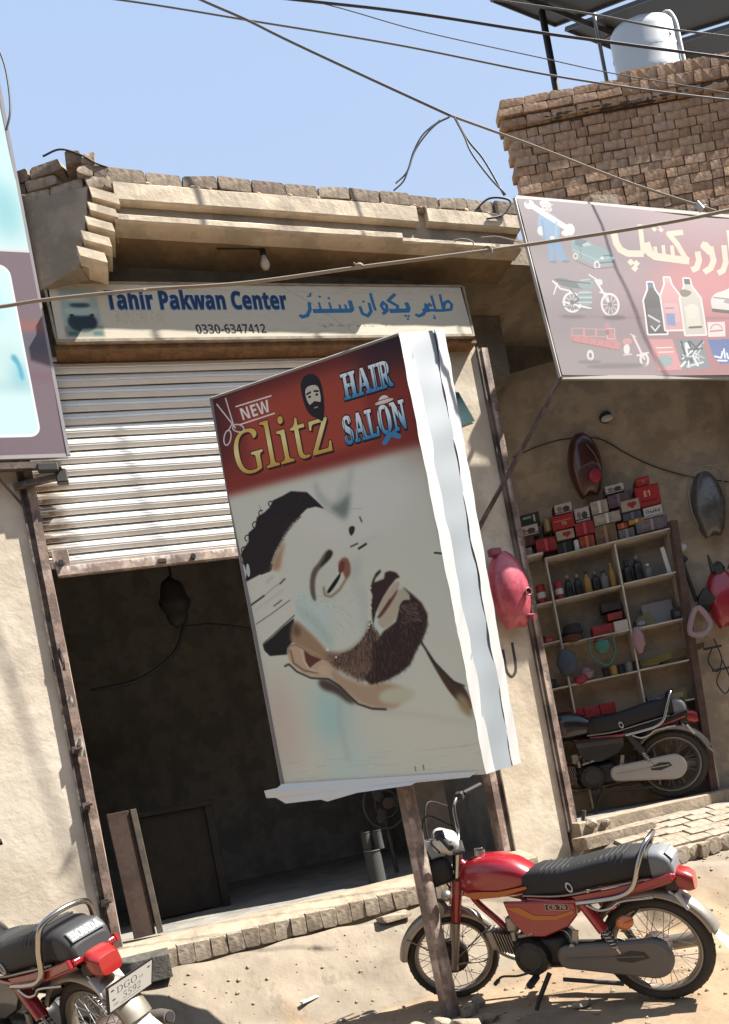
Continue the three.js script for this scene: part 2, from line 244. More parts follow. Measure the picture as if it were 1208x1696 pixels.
// the wing wall that turns back to the left of the corbel
{
  const a = 25 * Math.PI / 180, wv = (s, y, w = 0) => [0.52 - s * Math.cos(a) - w * Math.sin(a) * -1, y, 0.352 - s * Math.sin(a) - w];
  const face = [[0.005, 5.885], [0.03, 5.80], [0.05, 5.70], [0.095, 5.58], [0.14, 5.45], [0.17, 5.36], [1.5, 5.02], [1.5, 6.0]];
  const F = face.map(([s, y]) => wv(s, y)), B = face.map(([s, y]) => wv(s, y, 0.16)), pos = [], n = F.length;
  const tri = (...p) => p.forEach((q) => pos.push(...q));
  for (let i = 1; i < n - 1; i++) { tri(F[0], F[i + 1], F[i]); tri(B[0], B[i], B[i + 1]); }
  for (let i = 0; i < n; i++) { const j = (i + 1) % n; tri(F[i], F[j], B[j]); tri(F[i], B[j], B[i]); }
  const g = new THREE.BufferGeometry(); g.setAttribute('position', new THREE.Float32BufferAttribute(pos, 3)); g.computeVertexNormals();
  part('wing_wall', g, M.cement, shop);
  const wb = sub('wing_parapet', shop), r = rng(91);
  for (let row = 0; row < 3; row++) for (let k = 0; k < 6; k++) {
    const L = 0.245, s = 0.04 + row * 0.06 + k * L + (row % 2 ? 0.11 : 0), y = 5.925 + row * 0.088, q = wv(s + L / 2, y, 0.06);
    const o = part('brick', block(L - 0.012, 0.076, 0.12, 0.012, 0.008, r), sunBrick[Math.floor(r() * 4)], wb); o.position.set(...q); o.rotation.y = -a + (r() - 0.5) * 0.05; o.rotation.z = (r() - 0.5) * 0.06;
  }
  // bricks stepping down along the canopy front
  for (const [x, y, w] of [[0.575, 5.915, 0.12], [0.665, 5.92, 0.06], [0.52, 6.0, 0.11], [0.625, 5.998, 0.10], [0.46, 6.085, 0.10], [0.555, 6.075, 0.09]]) { const o = part('brick', block(w, 0.08, 0.16, 0.012, 0.01, r), sunBrick[Math.floor(r() * 4)], wb); o.position.set(x, y + 0.01, 0.27); o.rotation.z = (r() - 0.5) * 0.12; }
}
// the row of bricks lying along the canopy
{
  const row = sub('parapet', shop), r = rng(23), shapes = [0, 1, 2, 3].map(() => block(0.245, 0.09, 0.13, 0.010, 0.006, r));
  for (let i = 0; i < 13; i++) { const o = part('brick', shapes[i % 4], sunBrick[[0, 2, 1, 0, 3][i % 5]], row); o.position.set(0.80 + i * 0.2585, 5.985, 0.285 + (r() - 0.5) * 0.02); o.rotation.set((r() - 0.5) * 0.03, (r() - 0.5) * 0.04, (r() - 0.5) * 0.02); }
  part('mortar_bed', bx(0.66, 3.95, 5.915, 5.95, 0.20, 0.335), M.cement, row);
  const b = []; for (let i = 0; i < 60; i++) { const x = rr(0.66, 3.9), s = rr(0.01, 0.028); b.push(stone(s * 2.4, s, s * 1.5).translate(x, 5.94, 0.338 + rr(-0.01, 0.012))); } const m = part('mortar_crumbs', b, M.cementPale, row); m.userData.kind = 'stuff';
}
// door rails of the shutters
{
  const rail = (x0, x1, y0, y1, flip) => { const s = flip ? -1 : 1, xa = flip ? x1 : x0, b = sub('door_rail', shop); part('channel', [bx(Math.min(xa, xa + s * 0.012), Math.max(xa, xa + s * 0.012), y0, y1, -0.10, 0.028), bx(Math.min(xa + s * 0.012, xa + s * 0.05), Math.max(xa + s * 0.012, xa + s * 0.05), y0, y1, -0.10, 0.004)], M.rust, b); part('guide', [bx(Math.min(xa + s * 0.05, xa + s * 0.108), Math.max(xa + s * 0.05, xa + s * 0.108), y0, y1, -0.12, 0.022)], M.rustPale, b); return b; };
  const l = rail(-0.308, -0.195, 0.56, 5.03, false);
  rail(2.94, 3.02, 0.62, 5.03, true); rail(3.561, 3.67, 0.70, 5.0, false);
  // hooks and lugs along the left rail
  for (const y of [2.02, 1.62, 0.92]) part('lug', [bx(-0.285, -0.235, y, y + 0.05, 0.023, 0.05), rod([-0.26, y + 0.025, 0.05], [-0.215, y + 0.03, 0.07], 0.010)], M.rust, l);
  part('lug', bx(3.615, 3.655, 0.712, 0.752, 0.024, 0.10), M.rust, shop);
  part('latch', rod([3.70, 0.775, 0.06], [3.72, 0.86, 0.075], 0.018), M.rust, shop);
}
// cloth and paper scraps caught on the left rail
for (const [y, w, h, lab] of [[2.00, 0.045, 0.12, 'larger pale rag hooked on the left door rail'], [2.36, 0.03, 0.07, 'small white scrap higher up the left door rail'], [2.62, 0.02, 0.15, 'thin dark strip hanging at the left rail']]) {
  const o = part('rag', quad([-0.255, y + h, 0.045], [-0.255 + w, y + h, 0.06], [-0.245 + w * 1.1, y - 0.02, 0.05], [-0.25, y, 0.035], 4, 6, (s, t) => 0.008 * Math.sin(9 * s + 5 * t)), y > 2.5 ? M.rust : M.paper); tag(o, lab, 'rag');
}
// sloping concrete sill and the row of bricks on edge before the left shop
{
  const st = sub('step', shop), r = rng(31);
  const R = []; for (let i = 0; i <= 60; i++) { const x = lerp(-0.30, 3.05, i / 60), t = 0.011 * (x + 0.2), e = ridges(x * 3, 0.4) * 0.6; R.push([[x, 0.30, -0.10], [x, 0.612 + t, -0.10], [x, 0.614 + t, 0.02], [x, 0.590 + t + e, 0.20], [x, 0.565 + t + e, 0.30], [x, 0.45, 0.30], [x, 0.30, 0.30]]); }
  const g = loft(R).toNonIndexed(); g.computeVertexNormals(); part('sill', g, M.cementFloor, st);
  const shapes = [0, 1, 2, 3, 4].map(() => block(0.107, 0.132, 0.10, 0.010, 0.006, r));
  for (let i = 0; i < 27; i++) { const x = -0.02 + i * 0.1145; const o = part('brick', shapes[i % 5], clayStep[i % 3], st); o.position.set(x, 0.505 + 0.011 * x + (r() - 0.5) * 0.008, 0.292 + (r() - 0.5) * 0.014); o.rotation.set((r() - 0.5) * 0.05, (r() - 0.5) * 0.08, (r() - 0.5) * 0.04); }
  // eroded brick edge of the apron before the right shop
  const ed = sub('brick_edge', shop), sh2 = [0, 1, 2].map(() => block(0.112, 0.12, 0.11, 0.022, 0.016, r));
  for (let i = 0; i < 22; i++) { const x = 3.72 + i * 0.118; const o = part('brick', sh2[i % 3], clayStep[(i * 2) % 3], ed); o.position.set(x, 0.415 + (r() - 0.5) * 0.025, 0.69 + (r() - 0.5) * 0.05); o.rotation.set((r() - 0.5) * 0.2, (r() - 0.5) * 0.35, (r() - 0.5) * 0.1); }
}
// bricks laid flat in the apron before the right shop, half drowned in sand
{
  const ap = sub('brick_apron', shop), r = rng(61), shp = [0, 1, 2, 3].map(() => block(0.232, 0.05, 0.108, 0.012, 0.006, r));
  for (let j = 0; j < 5; j++) for (let i = 0; i < 11; i++) { const x = 3.86 + i * 0.242 + (j % 2) * 0.12, z = 0.185 + j * 0.115; if (x > 6.4 || r() < 0.08) continue; const o = part('brick', shp[(i + j) % 4], clayStep[Math.floor(r() * 3)], ap); o.position.set(x, lerp(0.66, 0.48, clamp((z - 0.12) / 0.57)) - 0.013 + (r() - 0.5) * 0.012, z + (r() - 0.5) * 0.012); o.rotation.set(0.30 + (r() - 0.5) * 0.08, (r() - 0.5) * 0.07, (r() - 0.5) * 0.05); }
}
// roller shutter, half raised
{
  const sh = sub('roller_shutter', shop, [-0.195, 3.31, -0.02], [0, 0, 0.034]);
  const pitch = 0.094, W = 3.2, prof = []; const N = 44;
  for (let i = 0; i <= N; i++) { const t = i / N; let z = 0.019 * Math.pow(Math.sin(Math.PI * clamp(t / 0.86)), 0.8) - 0.006; if (t > 0.84) z = -0.018; for (const q of [0.36, 0.62]) { const m = Math.abs(t - q); if (m < 0.045) z -= 0.009 * (1 - m / 0.045); } prof.push([t * pitch, z]); }
  const mk = (bend) => { const rings = []; for (let k = 0; k <= 14; k++) { const x = k / 14 * W; rings.push(prof.map(([y, z]) => [x, y + bend * Math.sin(k * 0.9) * 0.003, z])); } const g = loft(rings, false, false); boxUV(prep(g)); return g; };
  for (let i = 0; i < 19; i++) part('slat', mk([0.3, 1, -0.8][i % 3]).translate((i % 2) * 0.004, 0.05 + i * pitch, 0), M.shutter, sh);
  const rail = part('bottom_rail', [rbx(0.03, W, -0.02, 0.05, -0.012, 0.035, 0.006)], mat(0.62, 0.53, 0.46, 0.7, { map: rustT.clone(), metalness: 0.1 }), sh);
  rail.material = mat(4.0, 4.1, 4.1, 0.7, { map: rustT, metalness: 0.1 });
  part('lock_plate', [rbx(0.02, 0.135, 0.03, 0.17, 0.02, 0.034, 0.006), rod([0.075, 0.09, 0.033], [0.075, 0.09, 0.05], 0.03, 0.03, 14)], M.rustPale, sh);
  part('lock_hole', [bx(0.062, 0.09, 0.055, 0.09, 0.05, 0.054)], M.black, sh);
  part('handle', [rod([1.0, 0.01, 0.03], [1.0, 0.01, 0.07], 0.02), bx(0.74, 0.80, -0.005, 0.02, 0.03, 0.055)], M.dark, sh);
}
// ---------------------------------------------------------------- lettering helpers
const poly = (g, pts, fill, close = true) => { g.beginPath(); pts.forEach(([x, y], i) => i ? g.lineTo(x, y) : g.moveTo(x, y)); if (close) g.closePath(); if (fill) { g.fillStyle = fill; g.fill(); } };
const smooth = (g, pts, fill) => { const n = pts.length, mid = (a, b) => [(a[0] + b[0]) / 2, (a[1] + b[1]) / 2]; g.beginPath(); g.moveTo(...mid(pts[n - 1], pts[0])); pts.forEach((p, i) => g.quadraticCurveTo(...p, ...mid(p, pts[(i + 1) % n]))); g.closePath(); if (fill) { g.fillStyle = fill; g.fill(); } };
const stroke = (g, pts, w, col, cap = 'round') => { g.lineWidth = w; g.strokeStyle = col; g.lineCap = cap; g.lineJoin = 'round'; g.beginPath(); pts.forEach(([x, y], i) => i ? g.lineTo(x, y) : g.moveTo(x, y)); g.stroke(); };
const ell = (g, x, y, a, b, col, rot = 0) => { g.beginPath(); g.ellipse(x, y, a, b, rot, 0, 6.2832); g.fillStyle = col; g.fill(); };
// text fitted between two baseline points, given height of a capital
function fitText(g, str, font, p0, p1, capH, paint, slant = 0) {
  g.save(); g.translate(...p0); g.rotate(Math.atan2(p1[1] - p0[1], p1[0] - p0[0])); g.font = font.replace('SIZE', '100'); const w = g.measureText(str).width;
  g.transform(Math.hypot(p1[0] - p0[0], p1[1] - p0[1]) / w, 0, slant, capH / 72, 0, 0); g.textBaseline = 'alphabetic'; paint(g, str); g.restore();
}
const blur = (g, px, fn) => { g.save(); g.filter = 'blur(' + px + 'px)'; fn(); g.restore(); };
// brush-script words, traced right to left; scale and place come from the caller's transform
function urduTahir(g, col, k = 1) {
  const s = (p, w) => stroke(g, p, w * k, col, 'butt'), d = (x, y) => { g.fillStyle = col; g.save(); g.translate(x, y); g.rotate(0.7); g.fillRect(-6, -6, 12, 12); g.restore(); };
  s([[968, 112], [966, 206]], 15); s([[968, 196], [985, 160], [1008, 152], [1022, 172], [1010, 200], [960, 206], [915, 206]], 16);
  s([[917, 120], [919, 208]], 15); s([[919, 206], [885, 204], [878, 186], [893, 168], [905, 182]], 14); s([[885, 204], [845, 206]], 22); s([[902, 232], [906, 252], [894, 250]], 8);
  s([[872, 165], [866, 200], [845, 226], [815, 238], [798, 228]], 17);
  s([[764, 160], [770, 190], [762, 206], [660, 208]], 24); d(742, 236); d(758, 238); d(750, 254); s([[716, 112], [668, 150], [712, 180], [706, 204]], 17);
  s([[655, 206], [630, 200], [622, 178], [638, 160], [652, 176], [648, 206], [618, 226]], 17); s([[580, 108], [584, 206]], 16);
  s([[560, 162], [560, 210], [535, 236], [510, 222], [506, 182]], 17); d(533, 156);
  s([[460, 150], [462, 196], [450, 206], [255, 208]], 23); s([[430, 172], [432, 206]], 12); s([[400, 172], [402, 206]], 12); s([[350, 160], [352, 206]], 12); s([[296, 160], [298, 206]], 12); d(352, 138); d(306, 130);
  s([[246, 160], [242, 200], [220, 232], [192, 240], [182, 228]], 18); s([[252, 122], [264, 112], [258, 128], [240, 128]], 7);
}
// ---------------------------------------------------------------- the board over the left shutter
{
  const S = thing('shop_sign', 'long weathered white shop board with blue lettering over the half-raised shutter', 'sign', [1.799, 5.183, 0.09], [0, 0, 0.0317]);
  const tex = canvasTex(2048, 256, (g) => {
    const X = (s) => (s + 1.68) / 3.33 * 2048, Y = (t) => (0.205 - t) / 0.41 * 256;
    g.fillStyle = '#d5ccb6'; g.fillRect(0, 0, 2048, 256);
    const r = rng(3);
    for (let i = 0; i < 900; i++) { g.fillStyle = `rgba(${120 + r() * 40},${95 + r() * 30},${60 + r() * 30},${0.03 + 0.07 * r()})`; const w = 4 + r() * 60, x = r() * 2048, y = r() < 0.4 ? r() * 40 : r() < 0.5 ? 215 + r() * 40 : r() * 256; g.fillRect(x, y, w, 1 + r() * 5); }
    for (let i = 0; i < 260; i++) { g.fillStyle = `rgba(160,95,45,${0.05 + 0.12 * r()})`; g.fillRect(260 + r() * 220, 120 + r() * 60, 1 + r() * 3, 5 + r() * 16); }
    blur(g, 5, () => { g.fillStyle = '#a9b7ad'; g.fillRect(X(-1.62), Y(0.17), X(-1.36) - X(-1.62), 210); g.fillStyle = '#8d8f7d'; g.fillRect(X(-1.62), Y(-0.11), 165, 50); ell(g, X(-1.49), Y(-0.08), 62, 46, '#1b3038'); ell(g, X(-1.49), Y(0.0), 72, 22, '#b9c9bd'); ell(g, X(-1.49), Y(0.045), 44, 11, '#2e4c52'); ell(g, X(-1.49), Y(0.085), 52, 12, '#c8cfc0'); g.fillStyle = '#3d6670'; g.fillRect(X(-1.6), Y(-0.15), 40, 18); g.fillRect(X(-1.43), Y(-0.15), 40, 18); });
    g.fillStyle = '#23282a'; g.fillRect(X(-1.57), Y(-0.02), 16, 12); g.fillRect(X(-1.43), Y(-0.02), 16, 12);
    fitText(g, 'Tahir Pakwan Center', 'bold SIZEpx sans-serif', [X(-1.302), Y(0.018)], [X(0.075), Y(0.018)], (0.136) / 0.41 * 256, (q, s) => { q.strokeStyle = '#6f9fbc'; q.lineWidth = 9; q.strokeText(s, -2, 2); q.strokeStyle = q.fillStyle = '#0f2f60'; q.lineWidth = 4; q.strokeText(s, 0, 0); q.fillText(s, 0, 0); });
    fitText(g, '0330-6347412', 'bold SIZEpx sans-serif', [X(-0.69), Y(-0.178)], [X(-0.145), Y(-0.178)], 0.074 / 0.41 * 256, (q, s) => { q.fillStyle = '#2b2f33'; q.fillText(s, 0, 0); });
    g.save(); const a = (X(1.53) - X(0.153)) / (1025 - 180); g.translate(X(0.153) - 180 * a, Y(-0.05) - 240 * (Y(-0.05) - Y(0.131)) / 120); g.scale(a, (Y(-0.05) - Y(0.131)) / 120); urduTahir(g, '#2a76a8'); g.restore();
    for (let i = 0; i < 90; i++) { g.fillStyle = `rgba(70,60,50,${0.15 + 0.25 * r()})`; g.fillRect(X(0.28) + r() * 420, Y(-0.105) + r() * 16, 2 + r() * 9, 2 + r() * 5); }
    stroke(g, [[X(0.05), 0], [X(0.28), 90], [X(0.6), 256]], 2, 'rgba(90,80,70,.5)');
  });
  part('board_face', quad([-1.655, 0.205, 0.052], [1.645, 0.205, 0.052], [1.66, -0.205, 0.062], [-1.67, -0.205, 0.062]), mat(1.3, 1.28, 1.25, 0.7, { map: tex }), S);
  part('board_case', [bx(-1.66, 1.65, -0.205, 0.20, -0.1, 0.048)], M.rustPale, S);
  part('board_frame', [bx(-1.672, 1.662, 0.2055, 0.218, -0.1, 0.060), bx(-1.685, 1.675, -0.226, -0.2055, -0.1, 0.066), bx(-1.69, -1.671, -0.205, 0.205, -0.1, 0.063), bx(1.661, 1.678, -0.205, 0.205, -0.1, 0.063)], mat(0.5, 0.4, 0.28, 0.7, { map: brickT }), S);
  part('angle_iron', [bx(-1.70, 1.70, -0.262, -0.228, -0.12, 0.03)], mat(0.36, 0.19, 0.08, 0.8, { map: brickT }), S);
}
// ---------------------------------------------------------------- the salon sign on its post
{
  const S = thing('salon_sign', 'tall leaning salon sign box with a bearded man poster on a rusty post', 'sign');
  const TL = V(0.916, 3.876, 1.202), TR = V(1.828, 3.765, 1.983), BR = V(1.841, 1.343, 1.995), BL = V(0.906, 1.476, 1.193);
  const sTR = V(2.132, 3.838, 1.919), sBR = V(2.087, 1.367, 1.943), kTL = V(1.20, 3.93, 1.11), kBL = V(1.17, 1.47, 1.10);
  const tex = canvasTex(1024, 2048, (g, W, H) => {
    const r = rng(12);
    g.fillStyle = '#d3d4c3'; g.fillRect(0, 0, W, H);
    blur(g, 60, () => { ell(g, 640, 700, 300, 160, '#dcdace'); ell(g, 330, 1700, 90, 160, '#a8cfc8'); ell(g, 380, 1950, 120, 80, '#bcd6cf'); ell(g, 800, 1760, 180, 120, '#d6d5c2'); ell(g, 60, 1700, 90, 260, '#cfc0b0'); ell(g, 640, 1380, 110, 160, '#c7d8cd'); ell(g, 330, 1180, 130, 120, '#c6d8d2'); });
    // towel and pillow folds
    blur(g, 12, () => { smooth(g, [[478, 582], [483, 640], [530, 705], [592, 772], [630, 713], [600, 640], [650, 560], [600, 600], [560, 690]], '#c2c7ba'); smooth(g, [[520, 690], [560, 735], [594, 774], [622, 730], [650, 640], [628, 650], [585, 690]], '#7d8781'); stroke(g, [[628, 650], [655, 590], [672, 540]], 16, '#b4bab0'); stroke(g, [[480, 560], [484, 630], [520, 690]], 9, '#8f9891'); stroke(g, [[640, 900], [730, 880]], 8, '#bcc1b4'); stroke(g, [[394, 1604], [365, 1712], [380, 1928]], 18, '#b3bfb6'); stroke(g, [[540, 1700], [760, 1740], [1003, 1810]], 9, '#bebfb0'); stroke(g, [[430, 1640], [640, 1705]], 8, '#c6c8ba'); });
    // planes of the pale face mask
    blur(g, 16, () => { stroke(g, [[500, 700], [592, 775], [620, 830]], 7, '#bfc2b4'); smooth(g, [[247, 1089], [300, 1150], [364, 1211], [420, 1330], [400, 1390], [330, 1270], [262, 1160]], '#b4c8bd'); smooth(g, [[560, 1060], [620, 1080], [650, 1180], [600, 1300], [560, 1340], [590, 1200]], '#c3cbbd'); ell(g, 600, 1010, 26, 60, '#bfc6ba', 0.4); ell(g, 430, 1060, 70, 80, '#cfd0c1', 0.3); });
    for (let i = 0; i < 150; i++) stroke(g, [[250 + r() * 330, 1080 + r() * 260], [250 + r() * 330, 1080 + r() * 260]].map((q, k, l) => k ? [l[0][0] + 8, l[0][1] + 10] : q), 3, 'rgba(150,172,160,.35)');
    // neck, throat and collar
    blur(g, 9, () => { smooth(g, [[380, 1455], [425, 1510], [484, 1545], [543, 1576], [643, 1565], [740, 1620], [680, 1700], [618, 1697], [547, 1681], [481, 1646], [442, 1598], [394, 1545], [356, 1505]], '#b3997c'); ell(g, 680, 1640, 90, 40, '#c6c6aa'); smooth(g, [[292, 1505], [349, 1517], [414, 1569], [445, 1620], [479, 1655], [432, 1650], [379, 1590], [300, 1560]], '#4b4038'); });
    blur(g, 3, () => { stroke(g, [[132, 1419], [156, 1412], [191, 1455], [260, 1497], [350, 1514], [400, 1556], [439, 1608], [479, 1656], [545, 1687], [614, 1699]], 9, '#33251d'); smooth(g, [[850, 1425], [898, 1520], [962, 1612], [1005, 1634], [1023, 1710], [1020, 1760], [949, 1690], [905, 1590]], '#4a352a'); stroke(g, [[846, 1405], [890, 1510], [960, 1612], [1004, 1636]], 9, '#2b2420'); });
    blur(g, 10, () => smooth(g, [[960, 1650], [1020, 1700], [1020, 1800], [960, 1740]], '#9b8c68'));
    // hair: dark mass, wavy upper edge, soft hairline
    const hair = [[2, 961], [21, 913], [6, 819], [28, 794], [64, 764], [73, 721], [115, 701], [138, 654], [186, 639], [219, 621], [241, 593], [295, 584], [346, 571], [428, 595], [465, 643], [501, 694], [459, 674], [412, 673], [367, 699], [313, 730], [275, 758], [243, 795], [202, 838], [161, 896], [147, 926], [91, 938]];
    blur(g, 9, () => smooth(g, [[256, 800], [214, 850], [170, 900], [158, 930], [205, 944], [228, 880], [262, 815]], '#b08c6c'));
    blur(g, 2.5, () => poly(g, hair, '#211719'));
    for (let i = 0; i < 420; i++) { const t = r(), k = t * 8, q = Math.min(7, k | 0), e = [[367, 699], [313, 730], [275, 758], [243, 795], [202, 838], [161, 896], [147, 926], [120, 936], [91, 938]], x = lerp(e[q][0], e[q + 1][0], k - q), y = lerp(e[q][1], e[q + 1][1], k - q); stroke(g, [[x - 12, y - 10], [x + 5 + r() * 11, y + r() * 9]], 1.6, 'rgba(40,27,26,.45)'); }
    for (let i = 0; i < 130; i++) { const x = 30 + r() * 430, y = 620 + r() * 290; g.save(); g.beginPath(); poly(g, hair); g.clip(); stroke(g, [[x, y], [x + 26, y - 20]], 2, 'rgba(84,66,66,.28)'); g.restore(); }
    for (const [x, y, q] of [[165, 640, 14], [120, 690, 16], [62, 745, 15], [30, 800, 16], [22, 860, 13], [226, 606, 12]]) { g.lineWidth = 6; g.strokeStyle = '#2a2021'; g.beginPath(); g.arc(x, y, q, 2, 5.4); g.stroke(); }
    stroke(g, [[162, 600], [168, 640]], 3, '#6d6863'); ell(g, 30, 905, 10, 34, '#b9c6c4', 0.1);
    // dark hair below the hand
    blur(g, 2.5, () => poly(g, [[32, 1294], [98, 1260], [160, 1222], [228, 1188], [220, 1285], [164, 1330], [153, 1362], [61, 1356], [36, 1325]], '#1d1718'));
    // hand
    g.save(); for (const q of [[[2, 965], [90, 943], [166, 934], [200, 955], [201, 1000], [150, 1016], [10, 1083]], [[10, 1090], [150, 1016], [215, 992], [262, 1076], [120, 1130], [6, 1188]], [[4, 1195], [140, 1120], [248, 1092], [254, 1160], [170, 1210], [40, 1278], [10, 1250]]]) { smooth(g, q, '#d5d4c5'); } g.restore();
    blur(g, 2, () => { stroke(g, [[0, 1086], [56, 1063], [92, 1048]], 8, '#2b2620'); stroke(g, [[92, 1048], [160, 1014], [200, 1000]], 4, '#9b978a'); stroke(g, [[19, 1183], [70, 1162], [123, 1141], [226, 1096]], 5, '#6f6a5f'); stroke(g, [[134, 1109], [183, 1088]], 6, '#5d584e'); stroke(g, [[192, 1005], [222, 986]], 8, '#59544a'); stroke(g, [[36, 1288], [100, 1252], [160, 1216], [235, 1174]], 5, '#47413a'); });
    blur(g, 6, () => { stroke(g, [[120, 985], [160, 962]], 10, '#bdbaab'); stroke(g, [[30, 1110], [200, 1040]], 8, '#c2c0b1'); });
    // side of the face and ear
    blur(g, 8, () => { smooth(g, [[227, 1180], [291, 1259], [351, 1340], [384, 1407], [434, 1475], [399, 1486], [340, 1410], [256, 1349], [196, 1310], [185, 1289]], '#a08465'); smooth(g, [[225, 1200], [262, 1260], [230, 1290], [205, 1260]], '#6f5747'); });
    blur(g, 2.5, () => { smooth(g, [[155, 1362], [174, 1316], [210, 1314], [255, 1353], [308, 1385], [361, 1420], [384, 1462], [367, 1508], [311, 1503], [246, 1482], [194, 1442], [164, 1402]], '#c3a98c'); poly(g, [[250, 1354], [283, 1385], [337, 1413], [300, 1427], [262, 1447], [249, 1412]], '#63392b'); stroke(g, [[178, 1345], [182, 1410], [234, 1457], [299, 1475]], 10, '#8a6a52'); stroke(g, [[236, 1348], [239, 1410], [262, 1455], [300, 1470]], 9, '#d3bda1'); ell(g, 335, 1468, 32, 26, '#cbb497', 0.4); stroke(g, [[158, 1362], [176, 1322], [212, 1320], [300, 1385], [366, 1424]], 6, '#8f7056'); });
    // brow, closed lid, nose
    blur(g, 4, () => { smooth(g, [[474, 885], [507, 903], [491, 930], [448, 958], [408, 980], [384, 1014], [369, 1067], [368, 1128], [350, 1119], [343, 1078], [352, 1022], [377, 969], [416, 946]], '#645a4c'); smooth(g, [[513, 966], [545, 942], [572, 950], [578, 994], [566, 1036], [536, 1052], [534, 1010], [519, 1004]], '#8b5b46'); stroke(g, [[418, 1066], [417, 1105], [447, 1118], [498, 1092], [545, 1044]], 11, '#8d7d66'); });
    blur(g, 2, () => { smooth(g, [[479, 890], [501, 907], [485, 934], [442, 956], [412, 972], [452, 931]], '#2f2820'); smooth(g, [[526, 1006], [494, 1032], [451, 1069], [426, 1095], [441, 1101], [471, 1078], [508, 1042]], '#12100d'); ell(g, 530, 988, 14, 30, '#6d3f31', 0.5); smooth(g, [[601, 806], [638, 806], [628, 838], [604, 856]], '#2b2620'); stroke(g, [[669, 772], [674, 796]], 7, '#4f4b43'); stroke(g, [[597, 901], [632, 893]], 8, '#56524a'); stroke(g, [[634, 918], [674, 904]], 10, '#221e1a'); stroke(g, [[505, 696], [591, 771], [627, 723], [690, 735]], 3, '#b0b2a4'); });
    // beard, drawn hair by hair over a soft base
    blur(g, 10, () => { smooth(g, [[619, 1257], [626, 1304], [655, 1355], [620, 1411], [585, 1467], [573, 1527], [528, 1551], [484, 1530], [427, 1483], [378, 1437], [352, 1371], [436, 1400], [514, 1381], [570, 1343], [602, 1301]], '#7a6250'); });
    blur(g, 5, () => { poly(g, [[808, 1136], [846, 1177], [885, 1228], [901, 1283], [889, 1340], [856, 1394], [806, 1454], [774, 1502], [713, 1538], [646, 1560], [564, 1572], [531, 1536], [579, 1497], [583, 1436], [611, 1379], [655, 1355], [676, 1328], [746, 1294], [772, 1238], [771, 1208], [797, 1194], [837, 1205]], '#32211c'); });
    blur(g, 3, () => { poly(g, [[671, 1080], [693, 1050], [719, 1036], [721, 1048], [688, 1072], [676, 1092], [729, 1083], [739, 1055], [763, 1052], [792, 1065], [806, 1091], [786, 1094], [748, 1125], [709, 1167], [677, 1206], [656, 1233], [630, 1290], [639, 1200], [657, 1149], [651, 1118]], '#36251f'); smooth(g, [[800, 1096], [797, 1140], [739, 1176], [679, 1241], [660, 1238], [688, 1190], [728, 1145]], '#bfae97'); smooth(g, [[796, 1137], [824, 1157], [842, 1194], [796, 1199], [768, 1237], [749, 1282], [678, 1325], [652, 1279], [667, 1258], [712, 1228]], '#b9b199'); smooth(g, [[656, 1262], [686, 1235], [736, 1184], [792, 1137], [780, 1158], [734, 1210], [676, 1262]], '#70392f'); stroke(g, [[660, 1258], [700, 1222], [740, 1182]], 4, '#2e1512'); });
    const bp = [[378, 1437], [427, 1483], [484, 1530], [531, 1553], [590, 1566], [646, 1560], [713, 1538], [774, 1502], [806, 1454], [856, 1394], [889, 1340], [901, 1283]], bin = [[440, 1400], [514, 1379], [560, 1345], [602, 1301], [619, 1257], [650, 1330], [676, 1328], [746, 1294], [772, 1238], [797, 1194], [837, 1205], [850, 1190]];
    for (let i = 0; i < 3600; i++) { const t = r() * 10.99, k = t | 0, f = t - k, d = Math.pow(r(), 0.8), ox = lerp(bp[k][0], bp[k + 1][0], f), oy = lerp(bp[k][1], bp[k + 1][1], f), ix = lerp(bin[k][0], bin[k + 1][0], f), iy = lerp(bin[k][1], bin[k + 1][1], f), x = lerp(ox, ix, d), y = lerp(oy, iy, d), dx = (ox - ix) * 0.045, dy = (oy - iy) * 0.045, dark = k > 3 ? 0.85 : 0.55; const c = r(); stroke(g, [[x, y], [x + dx + (r() - 0.5) * 14, y + dy + 4 + r() * 8]], 1.8, c < dark ? 'rgba(44,28,24,.6)' : c < 0.93 ? 'rgba(122,96,78,.5)' : 'rgba(172,150,130,.35)'); }
    for (let i = 0; i < 170; i++) { const x = 770 + r() * 90, y = 1215 + r() * 90; stroke(g, [[x, y], [x + 14, y + 12]], 1.6, 'rgba(150,128,116,.4)'); }
    ell(g, 375, 1371, 7, 6, '#eceade'); ell(g, 412, 1414, 5, 5, '#eceade');
    for (let i = 0; i < 40; i++) { const t = r(); ell(g, lerp(640, 660, r()) - t * 40, 1110 + t * 190, 3 + r() * 3, 3 + r() * 4, '#d6d6c6'); }
    // red head band with soft lower edge and dark upper corners
    blur(g, 18, () => { g.fillStyle = '#8d3428'; g.fillRect(-60, -60, W + 120, 572); g.fillStyle = '#a84632'; g.fillRect(160, 60, 640, 380); });
    blur(g, 70, () => { ell(g, 1000, -10, 230, 150, '#2a1c26'); ell(g, 0, 60, 90, 330, '#4c1d22'); ell(g, 500, -40, 600, 50, '#3e1c22'); ell(g, 1010, 420, 40, 160, '#6b2a26'); });
    // writing
    fitText(g, 'Glitz', 'SIZEpx serif', [62, 430], [614, 430], 222, (q, s) => { q.fillStyle = '#3a1512'; q.fillText(s, 3, 4); const gr = q.createLinearGradient(0, -80, 0, 5); gr.addColorStop(0, '#d7a742'); gr.addColorStop(0.5, '#f1e2a0'); gr.addColorStop(1, '#c9993c'); q.lineWidth = 3; q.strokeStyle = '#2b1210'; q.strokeText(s, 0, 0); q.fillStyle = gr; q.fillText(s, 0, 0); });
